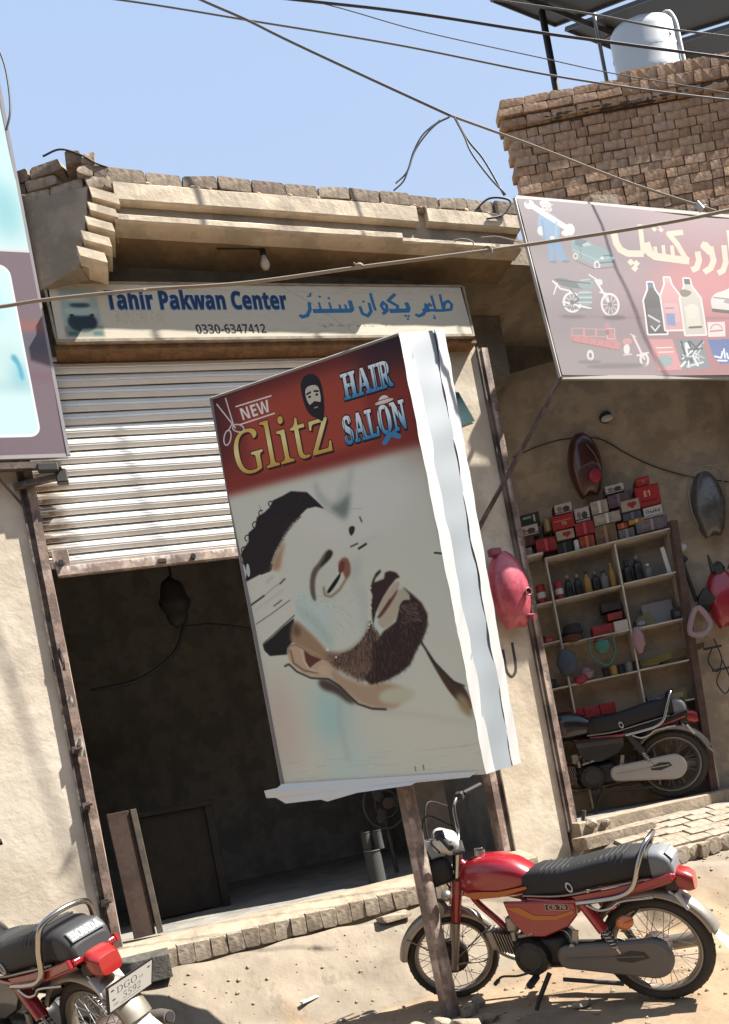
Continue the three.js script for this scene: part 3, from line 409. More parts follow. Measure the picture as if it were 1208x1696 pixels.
    fitText(g, 'NEW', 'bold SIZEpx sans-serif', [152, 160], [320, 160], 62, (q, s) => { q.fillStyle = '#ece4da'; q.fillText(s, 0, 0); }, 0.12);
    stroke(g, [[133, 82], [334, 86]], 7, '#e9e0d6'); stroke(g, [[134, 177], [335, 175]], 7, '#e9e0d6');
    stroke(g, [[27, 39], [109, 186]], 7, '#d9d4cc'); stroke(g, [[82, 24], [100, 160]], 7, '#d9d4cc'); g.lineWidth = 7; g.strokeStyle = '#d9d4cc'; g.beginPath(); g.ellipse(54, 222, 20, 38, 0.4, 0, 7); g.stroke(); g.beginPath(); g.ellipse(124, 192, 34, 18, 0.5, 0, 7); g.stroke(); stroke(g, [[95, 160], [66, 188]], 7, '#d9d4cc');
    const bl = (q, s) => { q.lineWidth = 13; q.strokeStyle = '#0d0f13'; q.strokeText(s, 1, 1); q.lineWidth = 4; const gr = q.createLinearGradient(0, -75, 0, 5); gr.addColorStop(0, '#f3f5f6'); gr.addColorStop(0.45, '#cfe2ec'); gr.addColorStop(1, '#2b78ad'); q.fillStyle = q.strokeStyle = gr; q.strokeText(s, 0, 0); q.fillText(s, 0, 0); q.lineWidth = 3; q.strokeStyle = '#121418'; for (let x = 12; x < q.measureText(s).width; x += 34) { q.beginPath(); q.moveTo(x, -66); q.lineTo(x - 2, -4); q.stroke(); } };
    fitText(g, 'HAIR', 'bold SIZEpx serif', [704, 214], [950, 216], 118, bl); fitText(g, 'SALON', 'bold SIZEpx serif', [668, 420], [982, 420], 128, bl);
    ell(g, 893, 276, 46, 9, '#ddd6cb'); g.beginPath(); g.arc(893, 274, 27, Math.PI, 0); g.fillStyle = '#e6e0d6'; g.fill(); stroke(g, [[868, 266], [918, 266]], 4, '#8d3428');
    smooth(g, [[838, 462], [862, 440], [880, 412], [896, 424], [912, 412], [930, 438], [944, 450], [930, 464], [905, 448], [893, 440], [880, 456], [860, 474]], '#3d84b4');
    // bearded head emblem
    g.save(); g.translate(552, 168); g.scale(0.74, 1); g.translate(-552, -168); smooth(g, [[478, 160], [476, 90], [500, 52], [550, 40], [600, 56], [626, 96], [626, 170], [612, 236], [586, 290], [556, 262], [520, 246], [492, 214]], '#201b20'); smooth(g, [[500, 150], [506, 104], [552, 96], [600, 108], [606, 152], [598, 196], [560, 190], [518, 196]], '#cfc2b2'); stroke(g, [[512, 134], [540, 130]], 9, '#201b20'); stroke(g, [[566, 130], [594, 136]], 9, '#201b20'); ell(g, 528, 150, 10, 6, '#201b20'); ell(g, 580, 150, 10, 6, '#201b20'); stroke(g, [[520, 196], [556, 184], [592, 196]], 14, '#201b20'); stroke(g, [[546, 208], [570, 208]], 6, '#a89a8a');
    g.restore();
    // small marks
    stroke(g, [[990, 1012], [1024, 1022]], 10, '#3c4a52'); g.fillStyle = '#8b9184'; g.fillRect(700, 1985, 7, 24); g.fillRect(740, 1980, 8, 26);
    for (let i = 0; i < 500; i++) { g.fillStyle = `rgba(70,55,40,${0.04 + 0.1 * r()})`; g.fillRect(r() * W, r() * H, 1 + r() * 4, 1 + r() * 4); }
    for (let i = 0; i < 70; i++) { g.fillStyle = `rgba(120,100,75,${0.05 + 0.1 * r()})`; g.fillRect(r() * W, 1900 + r() * 148, 20 + r() * 120, 1 + r() * 4); }
  });
  const wav = (s, t) => 0.006 * Math.sin(3 * s + 5 * t) + 0.004 * Math.sin(9 * t - 4 * s);
  const poster = part('poster', quad(TL, TR, BR, BL, 10, 20, wav), mat(1.55, 1.55, 1.53, 0.85, { map: tex }), S); poster.userData.label = 'printed poster of a reclining bearded man under a red title band';
  const off = V(0.651, 0, -0.759).multiplyScalar(0.012), B4 = [TL, TR, BR, BL].map((p) => p.clone().add(off));
  part('back_panel', [quad(kTL, sTR, sBR, kBL), quad(TL, kTL, kBL, BL), quad(TL, TR, sTR, kTL), quad(BL, BR, sBR, kBL), quad(...B4)].map((g) => { g.userData = {}; return g; }), M.rustPale, S);
  // sheet metal side: sunk grey strip between two crumpled white flanges
  const sd = sub('side_panel', S), L = (p, q, t) => p.clone().lerp(q, t), T = (t) => L(TR, sTR, t), Bq = (t) => L(BR, sBR, t), r = rng(77), nrm = V(0.05, 0, 1).applyAxisAngle(V(0, 1, 0), 0.2);
  const strip = (a, b, d, n, amp) => quad(T(a).addScaledVector(nrm, d), T(b).addScaledVector(nrm, d), Bq(b).addScaledVector(nrm, d), Bq(a).addScaledVector(nrm, d), 3, n, (s, t) => amp * (Math.sin(t * 31 + s * 2) * 0.5 + Math.sin(t * 57 + 1) * 0.35 + Math.sin(t * 11 + s * 5)));
  const sheet = (k) => mat(k, k, k * 1.01, 0.55);
  part('strip', strip(0.20, 0.80, 0.001, 60, 0.003), mat(0.40, 0.44, 0.47, 0.5), sd);
  for (const [a, b] of [[-0.02, 0.24], [0.78, 1.03]]) { const N = 60, pos = [], idx = [], uv = []; for (let i = 0; i <= N; i++) { const t = i / N, e0 = a < 0.5 ? a : a + 0.03 * Math.sin(t * 37) * Math.sin(t * 13 + 1), e1 = a < 0.5 ? b + 0.03 * Math.sin(t * 41 + 1) * Math.sin(t * 17) : b; for (let k = 0; k <= 3; k++) { const u = lerp(e0, e1, k / 3), p = T(u).lerp(Bq(u), t).addScaledVector(nrm, 0.005 + 0.0028 * Math.sin(t * 45 + k * 1.2 + a * 9) + 0.0015 * Math.sin(t * 101 + k * 2)); pos.push(p.x, p.y, p.z); uv.push(k, i); } } for (let i = 0; i < N; i++) for (let k = 0; k < 3; k++) { const p = i * 4 + k; idx.push(p, p + 4, p + 1, p + 1, p + 4, p + 5); } const g = new THREE.BufferGeometry(); g.setAttribute('position', new THREE.Float32BufferAttribute(pos, 3)); g.setAttribute('uv', new THREE.Float32BufferAttribute(uv, 2)); g.setIndex(idx); g.computeVertexNormals(); part('flange', g, mat(0.74, 0.73, 0.70, 0.6), sd); }
  // torn lower flap of the flex
  const pr = (s, t) => { const a = TL.clone().lerp(TR, s), b = BL.clone().lerp(BR, s); return a.lerp(b, t); };
  const fl = [[0.0, 0.985, 0.012], [0.97, 0.992, 0.012], [0.93, 1.004, 0.02], [0.70, 1.004, 0.03], [0.66, 1.012, 0.045], [0.40, 1.02, 0.05], [0.24, 1.036, 0.05], [0.21, 1.03, 0.055], [0.02, 1.034, 0.05], [-0.03, 1.018, 0.045], [-0.08, 1.017, 0.05], [-0.085, 0.998, 0.05], [-0.02, 0.994, 0.03]].map(([s, t, d]) => pr(s, t).addScaledVector(V(-0.651, 0, 0.759), d));
  { const c = fl.reduce((a, p) => a.add(p), V()).multiplyScalar(1 / fl.length), pos = [], bk = V(0.651, 0, -0.759).multiplyScalar(0.004); fl.forEach((p, i) => { const q = fl[(i + 1) % fl.length]; [c, p, q].forEach((v) => pos.push(v.x, v.y, v.z)); [c, q, p].forEach((v) => { const w = v.clone().add(bk); pos.push(w.x, w.y, w.z); }); }); const g = new THREE.BufferGeometry(); g.setAttribute('position', new THREE.Float32BufferAttribute(pos, 3)); g.computeVertexNormals(); part('torn_flap', g, mat(1.05, 1.02, 0.92, 0.8), S).userData.label = 'torn pale flap hanging along the lower edge'; }
  part('edge_strip', [beam(TL, TR, 0.012, 0.02), beam(TL, BL, 0.014, 0.02)], mat(0.35, 0.33, 0.32, 0.7), S);
  part('post', [rod([1.551, -0.25, 1.575], [1.535, 1.5, 1.56], 0.056, 0.050, 20), rod([1.535, 1.5, 1.56], [1.535, 3.7, 1.56], 0.045, 0.045, 12)], M.postM, S);
}
// ---------------------------------------------------------------- the workshop billboard over the right shop
{
  const S = thing('billboard', 'faded pink workshop billboard with pictures of vehicles and oil bottles, hung over the right shop', 'billboard');
  const Y = (t) => 5.848 - t * 1.483, tex = canvasTex(2048, 1088, (g, W, H) => {
    const r = rng(8);
    g.fillStyle = '#9c8489'; g.fillRect(0, 0, W, H);
    blur(g, 120, () => { ell(g, 1480, 520, 600, 320, '#cf7579'); ell(g, 1300, 560, 300, 200, '#cb8184'); ell(g, 420, 120, 700, 180, '#94868e'); ell(g, 150, 500, 250, 500, '#8f8287'); ell(g, 250, 980, 520, 190, '#8d8484'); ell(g, 1200, 1000, 500, 120, '#a9605f'); ell(g, 1300, 100, 500, 120, '#b9949a'); });
    blur(g, 6, () => stroke(g, [[80, 724], [800, 712], [2048, 690]], 10, '#8b6f76'));
    g.save(); g.transform(1.4275, -0.0474, -0.2729, 1.1666, -121, -84.6);
    // mechanic with spanner
    smooth(g, [[205, 90], [235, 78], [262, 92], [268, 118], [215, 122]], '#e9e2e2'); ell(g, 242, 130, 26, 20, '#d8cdca'); smooth(g, [[195, 170], [215, 150], [275, 155], [300, 190], [300, 280], [290, 300], [225, 300], [190, 260]], '#7fa6c8'); poly(g, [[238, 290], [300, 290], [330, 405], [285, 408], [270, 330], [265, 412], [245, 412]], '#6c97bd'); ell(g, 208, 250, 18, 24, '#e6dedc'); stroke(g, [[165, 110], [240, 165], [350, 240]], 30, '#efe9e7'); ell(g, 158, 108, 24, 26, '#efe9e7'); ell(g, 352, 238, 24, 32, '#efe9e7'); ell(g, 150, 92, 10, 12, '#a2929a'); ell(g, 330, 258, 22, 16, '#e6dedc');
    stroke(g, [[262, 300], [266, 330]], 5, '#5c86ac'); stroke(g, [[215, 195], [225, 290]], 10, '#6a95bb'); stroke(g, [[285, 200], [280, 295]], 9, '#94b6d2'); ell(g, 262, 285, 12, 10, '#dfe3e6'); stroke(g, [[228, 124], [236, 124]], 4, '#6b5f5c'); stroke(g, [[250, 124], [258, 124]], 4, '#6b5f5c'); stroke(g, [[234, 142], [254, 141]], 5, '#a58d85'); stroke(g, [[215, 108], [270, 104]], 8, '#cfc4c2'); ell(g, 262, 414, 20, 8, '#55718a'); ell(g, 325, 410, 20, 8, '#55718a');
    // green hatchback
    smooth(g, [[352, 300], [375, 275], [430, 280], [470, 315], [540, 335], [578, 370], [572, 420], [490, 432], [400, 395], [360, 370]], '#7d9ca0'); poly(g, [[380, 285], [428, 288], [462, 318], [400, 330], [372, 315]], '#56737c'); ell(g, 375, 380, 13, 18, '#d9d3cf'); ell(g, 484, 424, 17, 24, '#e0dad6'); ell(g, 512, 386, 9, 8, '#f2efe6'); ell(g, 568, 383, 8, 7, '#f2efe6'); stroke(g, [[500, 412], [572, 404]], 10, '#4d5f66');
    stroke(g, [[360, 345], [480, 395], [560, 380]], 4, '#a9c0c2'); stroke(g, [[400, 335], [405, 390]], 3, '#4f6a70'); poly(g, [[440, 300], [462, 318], [418, 326], [408, 318]], '#b6c5c8'); ell(g, 375, 380, 7, 10, '#7d7a78'); ell(g, 484, 424, 9, 14, '#8a8785'); stroke(g, [[375, 405], [470, 446], [575, 432]], 6, '#5e5659'); stroke(g, [[520, 372], [560, 368]], 5, '#3f5258');
    // motorcycle picture
    for (const [x, y, a, b] of [[345, 632, 42, 50], [540, 642, 44, 58]]) { g.lineWidth = 11; g.strokeStyle = '#e6e4de'; g.beginPath(); g.ellipse(x, y, a, b, 0, 0, 7); g.stroke(); g.lineWidth = 3; for (let k = 0; k < 10; k++) { g.beginPath(); g.moveTo(x, y); g.lineTo(x + a * Math.cos(k * 0.628), y + b * Math.sin(k * 0.628)); g.stroke(); } }
    smooth(g, [[260, 505], [300, 500], [380, 525], [440, 520], [455, 555], [380, 560], [290, 545]], '#4c5d5e'); smooth(g, [[370, 520], [420, 500], [470, 515], [460, 560], [390, 560]], '#7d9494'); stroke(g, [[255, 520], [290, 560], [350, 575]], 10, '#dad6d0'); stroke(g, [[470, 510], [540, 640]], 10, '#e8e5df'); stroke(g, [[440, 480], [490, 515]], 8, '#dcdad6'); smooth(g, [[375, 570], [445, 565], [450, 640], [400, 660], [370, 620]], '#8fa4a6'); stroke(g, [[300, 630], [440, 665]], 9, '#eceae4'); stroke(g, [[490, 575], [560, 590]], 8, '#e8e5df'); blur(g, 6, () => { ell(g, 560, 712, 60, 12, '#5d5054'); ell(g, 350, 708, 60, 9, '#6a5b60'); });
    for (let k = 0; k < 5; k++) stroke(g, [[382, 580 + k * 13], [446, 576 + k * 14]], 4, k % 2 ? '#5d6e70' : '#c7d2d2'); stroke(g, [[340, 560], [380, 620], [350, 640]], 7, '#3f4c4e'); stroke(g, [[262, 512], [440, 528]], 6, '#2f3b3d'); stroke(g, [[395, 512], [440, 506]], 5, '#b9cac9'); ell(g, 492, 520, 15, 18, '#cfd6d6'); stroke(g, [[300, 655], [400, 672], [445, 668]], 6, '#6d7b7c'); stroke(g, [[275, 530], [255, 590]], 6, '#e6e2db'); ell(g, 345, 632, 12, 14, '#5a6566'); ell(g, 540, 642, 12, 16, '#6a7677');
    // loader trike
    poly(g, [[330, 800], [590, 850], [575, 885], [335, 835]], '#c37d7d'); for (let k = 0; k < 3; k++) { g.lineWidth = 5; g.strokeStyle = '#cf8f8f'; g.strokeRect(340 + k * 62, 768 + k * 3, 58, 40); } poly(g, [[505, 745], [525, 735], [580, 850], [515, 835]], '#b98387'); g.lineWidth = 5; g.strokeStyle = '#d9a9a8'; g.strokeRect(518, 770, 40, 55); ell(g, 426, 914, 18, 30, '#d9d4d0'); ell(g, 706, 944, 26, 40, '#ddd8d4'); ell(g, 706, 944, 14, 24, '#8c8282'); stroke(g, [[655, 810], [706, 940]], 12, '#e0cfcc'); smooth(g, [[590, 830], [640, 818], [650, 850], [610, 870]], '#c98f8d'); smooth(g, [[600, 860], [635, 855], [630, 915], [600, 910]], '#dfdad6'); stroke(g, [[670, 920], [730, 905]], 9, '#e2d9d5');
    for (let k = 0; k < 6; k++) stroke(g, [[345 + k * 40, 805 + k * 7], [342 + k * 40, 832 + k * 7]], 3, '#9d6466'); stroke(g, [[335, 838], [575, 888]], 6, '#8d595c'); ell(g, 426, 914, 8, 14, '#7d7573'); stroke(g, [[545, 880], [550, 920]], 8, '#8d8583'); stroke(g, [[600, 915], [640, 912]], 8, '#c7c1bd'); ell(g, 520, 790, 10, 16, '#8f6a6d'); stroke(g, [[640, 800], [670, 815]], 6, '#d8c7c4'); blur(g, 6, () => { ell(g, 560, 975, 160, 14, '#6f6767'); ell(g, 420, 950, 60, 10, '#6f6767'); });
    // three oil bottles with white outlines
    const bottle = (x, y, w, h, col, cap, lab) => { const p = [[x + w * 0.36, y], [x + w * 0.62, y], [x + w * 0.66, y + h * 0.14], [x + w, y + h * 0.36], [x + w, y + h], [x, y + h], [x, y + h * 0.36], [x + w * 0.32, y + h * 0.14]]; g.lineWidth = 18; g.strokeStyle = '#f0ece8'; g.lineJoin = 'round'; poly(g, p); g.stroke(); poly(g, p, col); g.fillStyle = cap; g.fillRect(x + w * 0.34, y, w * 0.3, h * 0.1); g.fillStyle = lab; g.fillRect(x + w * 0.12, y + h * 0.5, w * 0.72, h * 0.36); };
    g.save(); g.transform(1, 0, 0.09, 1, -50, 0); bottle(716, 515, 100, 285, '#3f3c40', '#55678a', '#56535a'); bottle(812, 485, 104, 295, '#d8a0a0', '#d8b0b0', '#dcb0ae'); bottle(918, 490, 112, 320, '#cfcabb', '#4a4742', '#ded9c8'); g.restore();
    stroke(g, [[742, 700], [800, 735]], 10, '#d8d4d0'); stroke(g, [[755, 760], [775, 785], [800, 755]], 8, '#e4e0dc'); poly(g, [[835, 690], [885, 690], [888, 760], [842, 755]], '#7d93bd'); stroke(g, [[838, 660], [880, 660]], 6, '#b05a5a'); stroke(g, [[965, 770], [1030, 768]], 12, '#5a564e'); ell(g, 985, 680, 36, 44, '#e4dfcf'); smooth(g, [[925, 545], [1000, 565], [960, 600], [920, 590]], '#76725f');
    // white car at the edge
    smooth(g, [[1092, 610], [1120, 575], [1180, 560], [1230, 530], [1400, 520], [1400, 720], [1120, 690], [1095, 660]], '#dedbd5'); stroke(g, [[1105, 675], [1300, 700]], 20, '#4d4a4a'); stroke(g, [[1110, 600], [1200, 612]], 8, '#8f8c88'); ell(g, 1195, 625, 28, 12, '#a3a09a');
    // lower row of panels
    poly(g, [[735, 830], [865, 832], [905, 1008], [780, 1008]], '#d28f90'); ell(g, 818, 955, 40, 34, '#8fa3a0'); stroke(g, [[785, 905], [865, 905]], 6, '#e7d8d5'); stroke(g, [[775, 880], [860, 880]], 6, '#e7d8d5');
    poly(g, [[885, 835], [1030, 838], [1060, 1008], [912, 1008]], '#77848a'); for (let i = 0; i < 26; i++) stroke(g, [[900 + r() * 140, 845 + r() * 150], [900 + r() * 140, 845 + r() * 150]], 4 + r() * 14, ['#dfe3e3', '#3d474c', '#5a6a70', '#c9cfd0'][i % 4]);
    g.fillStyle = '#e8dcd8'; g.fillRect(1066, 742, 100, 84); g.lineWidth = 5; g.strokeStyle = '#c07f7f'; g.beginPath(); g.arc(1116, 790, 34, 3.4, 6); g.stroke(); stroke(g, [[1080, 795], [1150, 790]], 8, '#b97474');
    poly(g, [[1062, 842], [1400, 842], [1400, 985], [1120, 985], [1085, 940]], '#4b68a4'); for (const p of [[[1095, 940], [1130, 950], [1140, 915]], [[1150, 900], [1152, 950]], [[1165, 925], [1170, 955], [1185, 950], [1190, 905]], [[1200, 890], [1202, 955]], [[1215, 930], [1260, 955], [1300, 900]], [[1110, 965], [1160, 968]]]) stroke(g, p, 10, '#e9ebf0');
    // main word in cream
    const Y1 = '#ecdcc2', s = (p, w) => stroke(g, p, w, Y1, 'butt'), d = (x, y, q = 18) => { g.save(); g.translate(x, y); g.rotate(0.75); g.fillStyle = Y1; g.fillRect(-q, -q, 2 * q, 2 * q); g.restore(); };
    s([[578, 245], [590, 300], [610, 335], [650, 355], [735, 352]], 36); s([[722, 190], [735, 352]], 26); d(664, 402, 14); d(694, 408, 14); d(684, 436, 14);
    s([[752, 290], [770, 345], [800, 365], [990, 385]], 42); s([[800, 310], [806, 360]], 20); s([[846, 300], [850, 360]], 20); d(800, 212, 11); d(828, 188, 11); d(838, 214, 11); s([[962, 222], [880, 235], [925, 290], [978, 385]], 30); s([[895, 300], [900, 365]], 22);
    s([[1040, 330], [1046, 380], [1030, 425], [1000, 438]], 34); s([[1085, 275], [1070, 300], [1105, 335], [1112, 310], [1085, 280]], 26); s([[1115, 300], [1130, 380], [1110, 425], [1070, 450]], 34); s([[1195, 290], [1200, 390], [1180, 440], [1150, 455]], 32); s([[1230, 200], [1240, 380]], 30); s([[1270, 280], [1290, 370], [1360, 380]], 36);
    g.restore();
    for (let i = 0; i < 700; i++) { g.fillStyle = `rgba(225,215,215,${0.03 + 0.05 * r()})`; g.fillRect(r() * W, r() * H, 2 + r() * 40, 1 + r() * 3); }
  });
  const TL = V(3.81, 5.848, 0.60), TR = V(6.61, 5.848, 0.60), BL = V(3.882, 4.365, 0.65), BR = V(6.68, 4.365, 0.65);
  part('printed_sheet', quad(TL, TR, BR, BL, 12, 8, (s, t) => 0.006 * Math.sin(7 * s + 3 * t) + 0.004 * Math.sin(14 * t)), mat(0.98, 0.96, 0.96, 0.75, { map: tex }), S);
  part('frame', [beam(TL.clone().add(V(-0.008, 0.01, -0.012)), BL.clone().add(V(-0.008, -0.01, -0.012)), 0.022, 0.03), beam(BL.clone().add(V(0, -0.012, -0.012)), BR.clone().add(V(0, -0.012, -0.012)), 0.03, 0.022), beam(TL.clone().add(V(0, 0.012, -0.012)), TR.clone().add(V(0, 0.012, -0.012)), 0.03, 0.022), beam(TR, BR, 0.03, 0.03)], mat(0.6, 0.55, 0.48, 0.6), S);
  part('backing', quad(TL.clone().setZ(0.585), TR.clone().setZ(0.585), BR.clone().setZ(0.63), BL.clone().setZ(0.63)), M.rust, S);
  for (const [p, q] of [[[5.2, 4.36, 0.60], [5.2, 5.72, 0.05]], [[6.5, 4.36, 0.62], [6.5, 5.0, 0.0]], [[4.6, 5.84, 0.59], [4.6, 5.9, 0.0]]]) part('strut', beam(p, q, 0.03, 0.03), M.rust, S);
  part('strut', beam([3.89, 4.36, 0.62], [3.24, 3.40, 0.0], 0.03, 0.03), M.rust, S).userData.label = 'rusty bar slanting from the lower corner to the pillar';
}
// ---------------------------------------------------------------- the cyan billboard at the left edge
{
  const S = thing('billboard', 'pale cyan billboard with a mauve border at the left edge of the view', 'billboard');
  const tex = canvasTex(1024, 2048, (g, W, H) => {
    // local frame: right edge x=1024 is X 0.05; 500 px per metre; top y=0 is Y 7.6; bottom is Y 4.1
    const X = (x) => 1024 + (x - 0.055) * 585, Y = (y) => (7.55 - y) / 3.47 * 2048;
    g.fillStyle = '#cfe4e3'; g.fillRect(0, 0, W, H);
    blur(g, 40, () => { ell(g, X(-0.1), Y(6.2), 120, 200, '#c4e4e4'); ell(g, X(-0.05), Y(5.75), 60, 120, '#8cc6cc'); });
    g.fillStyle = '#75646b'; g.fillRect(0, Y(5.47), W, H);
    blur(g, 12, () => { g.fillStyle = '#92605a'; g.fillRect(X(-0.2), Y(5.0), 200, 46); g.fillStyle = '#745a66'; g.fillRect(X(-0.2), Y(4.65), 200, 40); g.fillStyle = '#625d66'; g.fillRect(X(-0.2), Y(4.92), 200, 90); });
    stroke(g, [[0, Y(5.47)], [W, Y(5.48)]], 8, '#d9d3d0');
    g.fillStyle = '#e6eef0'; g.beginPath(); g.roundRect(X(-1.5), Y(5.38), X(-0.092) - X(-1.5), Y(4.2) - Y(5.38), 44); g.fill();
    g.fillStyle = '#cbe7e8'; g.beginPath(); g.roundRect(X(-1.5), Y(5.365), X(-0.105) - X(-1.5), Y(4.22) - Y(5.365), 36); g.fill();
    g.save(); g.beginPath(); g.roundRect(X(-1.5), Y(5.365), X(-0.105) - X(-1.5), Y(4.22) - Y(5.365), 36); g.clip();
    blur(g, 22, () => { ell(g, X(-0.2), Y(4.7), 70, 90, '#c3dfdd'); ell(g, X(-0.16), Y(4.62), 22, 50, '#7fc4d2'); ell(g, X(-0.3), Y(5.1), 80, 90, '#b8e0e2'); stroke(g, [[0, Y(4.56)], [W, Y(4.55)]], 18, '#8fb6bd'); });
    blur(g, 5, () => { smooth(g, [[X(-0.2), Y(4.74)], [X(-0.17), Y(4.78)], [X(-0.14), Y(4.72)], [X(-0.13), Y(4.6)], [X(-0.155), Y(4.58)], [X(-0.16), Y(4.7)]], '#4fa3bf'); }); g.restore();
    blur(g, 6, () => smooth(g, [[X(-0.2), Y(6.9)], [X(0.03), Y(6.75)], [X(0.06), Y(6.55)], [X(0.0), Y(6.4)], [X(-0.2), Y(6.3)]], '#4b5a60'));
    for (const y of [6.66, 6.58, 6.5]) stroke(g, [[X(-0.2), Y(y)], [X(0.03), Y(y - 0.03)]], 9, '#c9d6d8');
  });
  const z0 = 0.34, z1 = 0.13;
  const TL = V(-1.70, 7.55, z0), TR = V(0.055, 7.55, z0), BR = V(0.055, 4.12, z1), BL = V(-1.70, 4.12, z1);
  part('printed_sheet', quad(TL, TR, BR, BL, 6, 10, (s, t) => 0.004 * Math.sin(9 * t + 2 * s)), mat(1.5, 1.5, 1.5, 0.7, { map: tex }), S);
  part('frame', [beam(TR.clone().add(V(0.008, 0, -0.016)), BR.clone().add(V(0.008, -0.01, -0.016)), 0.022, 0.03), beam(BL.clone().add(V(0, -0.012, -0.016)), BR.clone().add(V(0, -0.012, -0.016)), 0.03, 0.024)], mat(0.5, 0.46, 0.46, 0.6), S);
  part('backing', quad(TL.clone().setZ(z0 - 0.03), TR.clone().setZ(z0 - 0.03), BR.clone().setZ(z1 - 0.03), BL.clone().setZ(z1 - 0.03)), M.rust, S);
  part('bracket', [beam([-1.6, 4.04, 0.10], [0.0, 4.05, 0.10], 0.045, 0.045), beam([-0.33, 4.05, 0.10], [-0.18, 4.2, 0.02], 0.03, 0.03), beam([-0.62, 3.85, 0.03], [-0.40, 4.08, 0.1], 0.022, 0.022), beam([-0.30, 3.80, 0.03], [-0.47, 4.06, 0.10], 0.018, 0.018), beam([-0.02, 3.98, 0.08], [-0.34, 3.93, 0.05], 0.04, 0.03)], M.rust, S);
  part('hanger', [rbx(-0.16, -0.02, 4.0, 4.06, 0.08, 0.13, 0.01), rbx(-0.05, 0.03, 3.93, 4.03, 0.04, 0.10, 0.01)], M.dark, S);
}
// ---------------------------------------------------------------- brick upper storey behind the billboard
{
  const B = thing('brick_building', 'unplastered brick upper storey with a toothed left edge behind the pink billboard', 'building', [4.452, 0, -0.22], [0, -0.3156, 0]);
  // local x runs right along the wall, z towards the street
  const W = 4.2, y0 = 5.55, top = 7.52, pitch = 0.088, r = rng(55), rows = Math.round((7.24 - y0) / pitch);
  part('wall_core', [bx(0.14, W, y0, 7.45, -0.23, -0.003)], mat(0.42, 0.32, 0.24, 1, { map: cementT, bumpMap: plasterB, bumpScale: 0.012 }), B);
  const kinds = [0.196, 0.196, 0.096].map((w) => [0, 1, 2].map(() => block(w, 0.081, 0.10, 0.0035, 0.003, r)));
  let n = 0;
  for (let j = 0; j < rows; j++) {
    const y = y0 + (j + 0.5) * pitch; let x = 0.022 * (j % 2) + 0.09 * (1 - j / rows) + (r() - 0.5) * 0.02 ;
    while (x < 2.75) {
      const k = r() < 0.4 ? 2 : 0, w = k === 2 ? 0.096 : 0.196;
      if (r() > 0.012) { const o = part('brick', kinds[k][n % 3], redBrick[Math.floor(r() * 5)], B); o.position.set(x + w / 2, y + (r() - 0.5) * 0.008, -0.042 + (r() - 0.5) * 0.012); o.rotation.set((r() - 0.5) * 0.05, (r() - 0.5) * 0.05, (r() - 0.5) * 0.03); n++; }
      x += w + 0.009 + r() * 0.006;
    }
  }
  // coping: a gap course with sloppy mortar, then bricks on edge
  const y1 = y0 + rows * pitch, cop = sub('coping', B), ons = [0, 1, 2].map(() => block(0.075, 0.11, 0.12, 0.008, 0.005, r)), flat = [0, 1].map(() => block(0.225, 0.07, 0.12, 0.008, 0.005, r));
  for (let x = -0.02, i = 0; x < 2.8; i++) { const o = part('brick', flat[i % 2], redBrick[Math.floor(r() * 5)], cop); o.position.set(x + 0.11, y1 + 0.05 + 0.02 * Math.sin(x * 2), -0.02); o.rotation.z = (r() - 0.5) * 0.05; x += 0.24; }
  for (let x = -0.035, i = 0; x < 2.8; i++) { const w = i < 5 ? 0.225 : 0.075, y = lerp(y1 + 0.165, y1 + 0.145, x / 2.4); const o = part('brick', i < 5 ? flat[i % 2] : ons[i % 3], redBrick[Math.floor(r() * 5)], cop); o.position.set(x + w / 2, y - (i < 5 ? 0.01 : 0), -0.01); o.rotation.z = (r() - 0.5) * 0.06; x += w + 0.01; if (i < 5) { const q = part('brick', flat[(i + 1) % 2], redBrick[Math.floor(r() * 5)], cop); q.position.set(x - w / 2 + 0.02, y + 0.068, -0.012); q.rotation.z = (r() - 0.5) * 0.06; } else { const q = part('brick', ons[(i + 1) % 3], redBrick[Math.floor(r() * 5)], cop); q.position.set(x - w / 2, y + 0.115, -0.012); q.rotation.z = (r() - 0.5) * 0.06; } }
  const blobs = []; for (let i = 0; i < 46; i++) { const x = 0.35 + 2.1 * r(); blobs.push(stone(0.09 + r() * 0.1, 0.035 + r() * 0.03, 0.05, r).translate(x, y1 + 0.03 + 0.02 * Math.sin(x * 3) + 0.03 * (x - 0.5), 0.022)); } const m = part('mortar', blobs, mat(0.30, 0.265, 0.225, 1, { map: cementT }), cop); m.userData.kind = 'stuff';
  part('cement_patch', [stone(0.36, 0.42, 0.06, r).translate(0.33, 6.62 - 0.72, 0.01), stone(0.30, 0.3, 0.06, r).translate(0.22, 6.2 - 0.12, 0.01)], mat(0.22, 0.19, 0.165, 1, { map: cementT, bumpMap: plasterB, bumpScale: 0.01 }), B);
}
{
  const o = part('brick', block(0.24, 0.11, 0.12, 0.01, 0.006), sunBrick[2]); o.position.set(4.73, 5.93, 0.50); o.rotation.y = -0.1; o.userData = {}; tag(o, 'pale loose brick lying on the top edge of the pink billboard', 'brick');
}
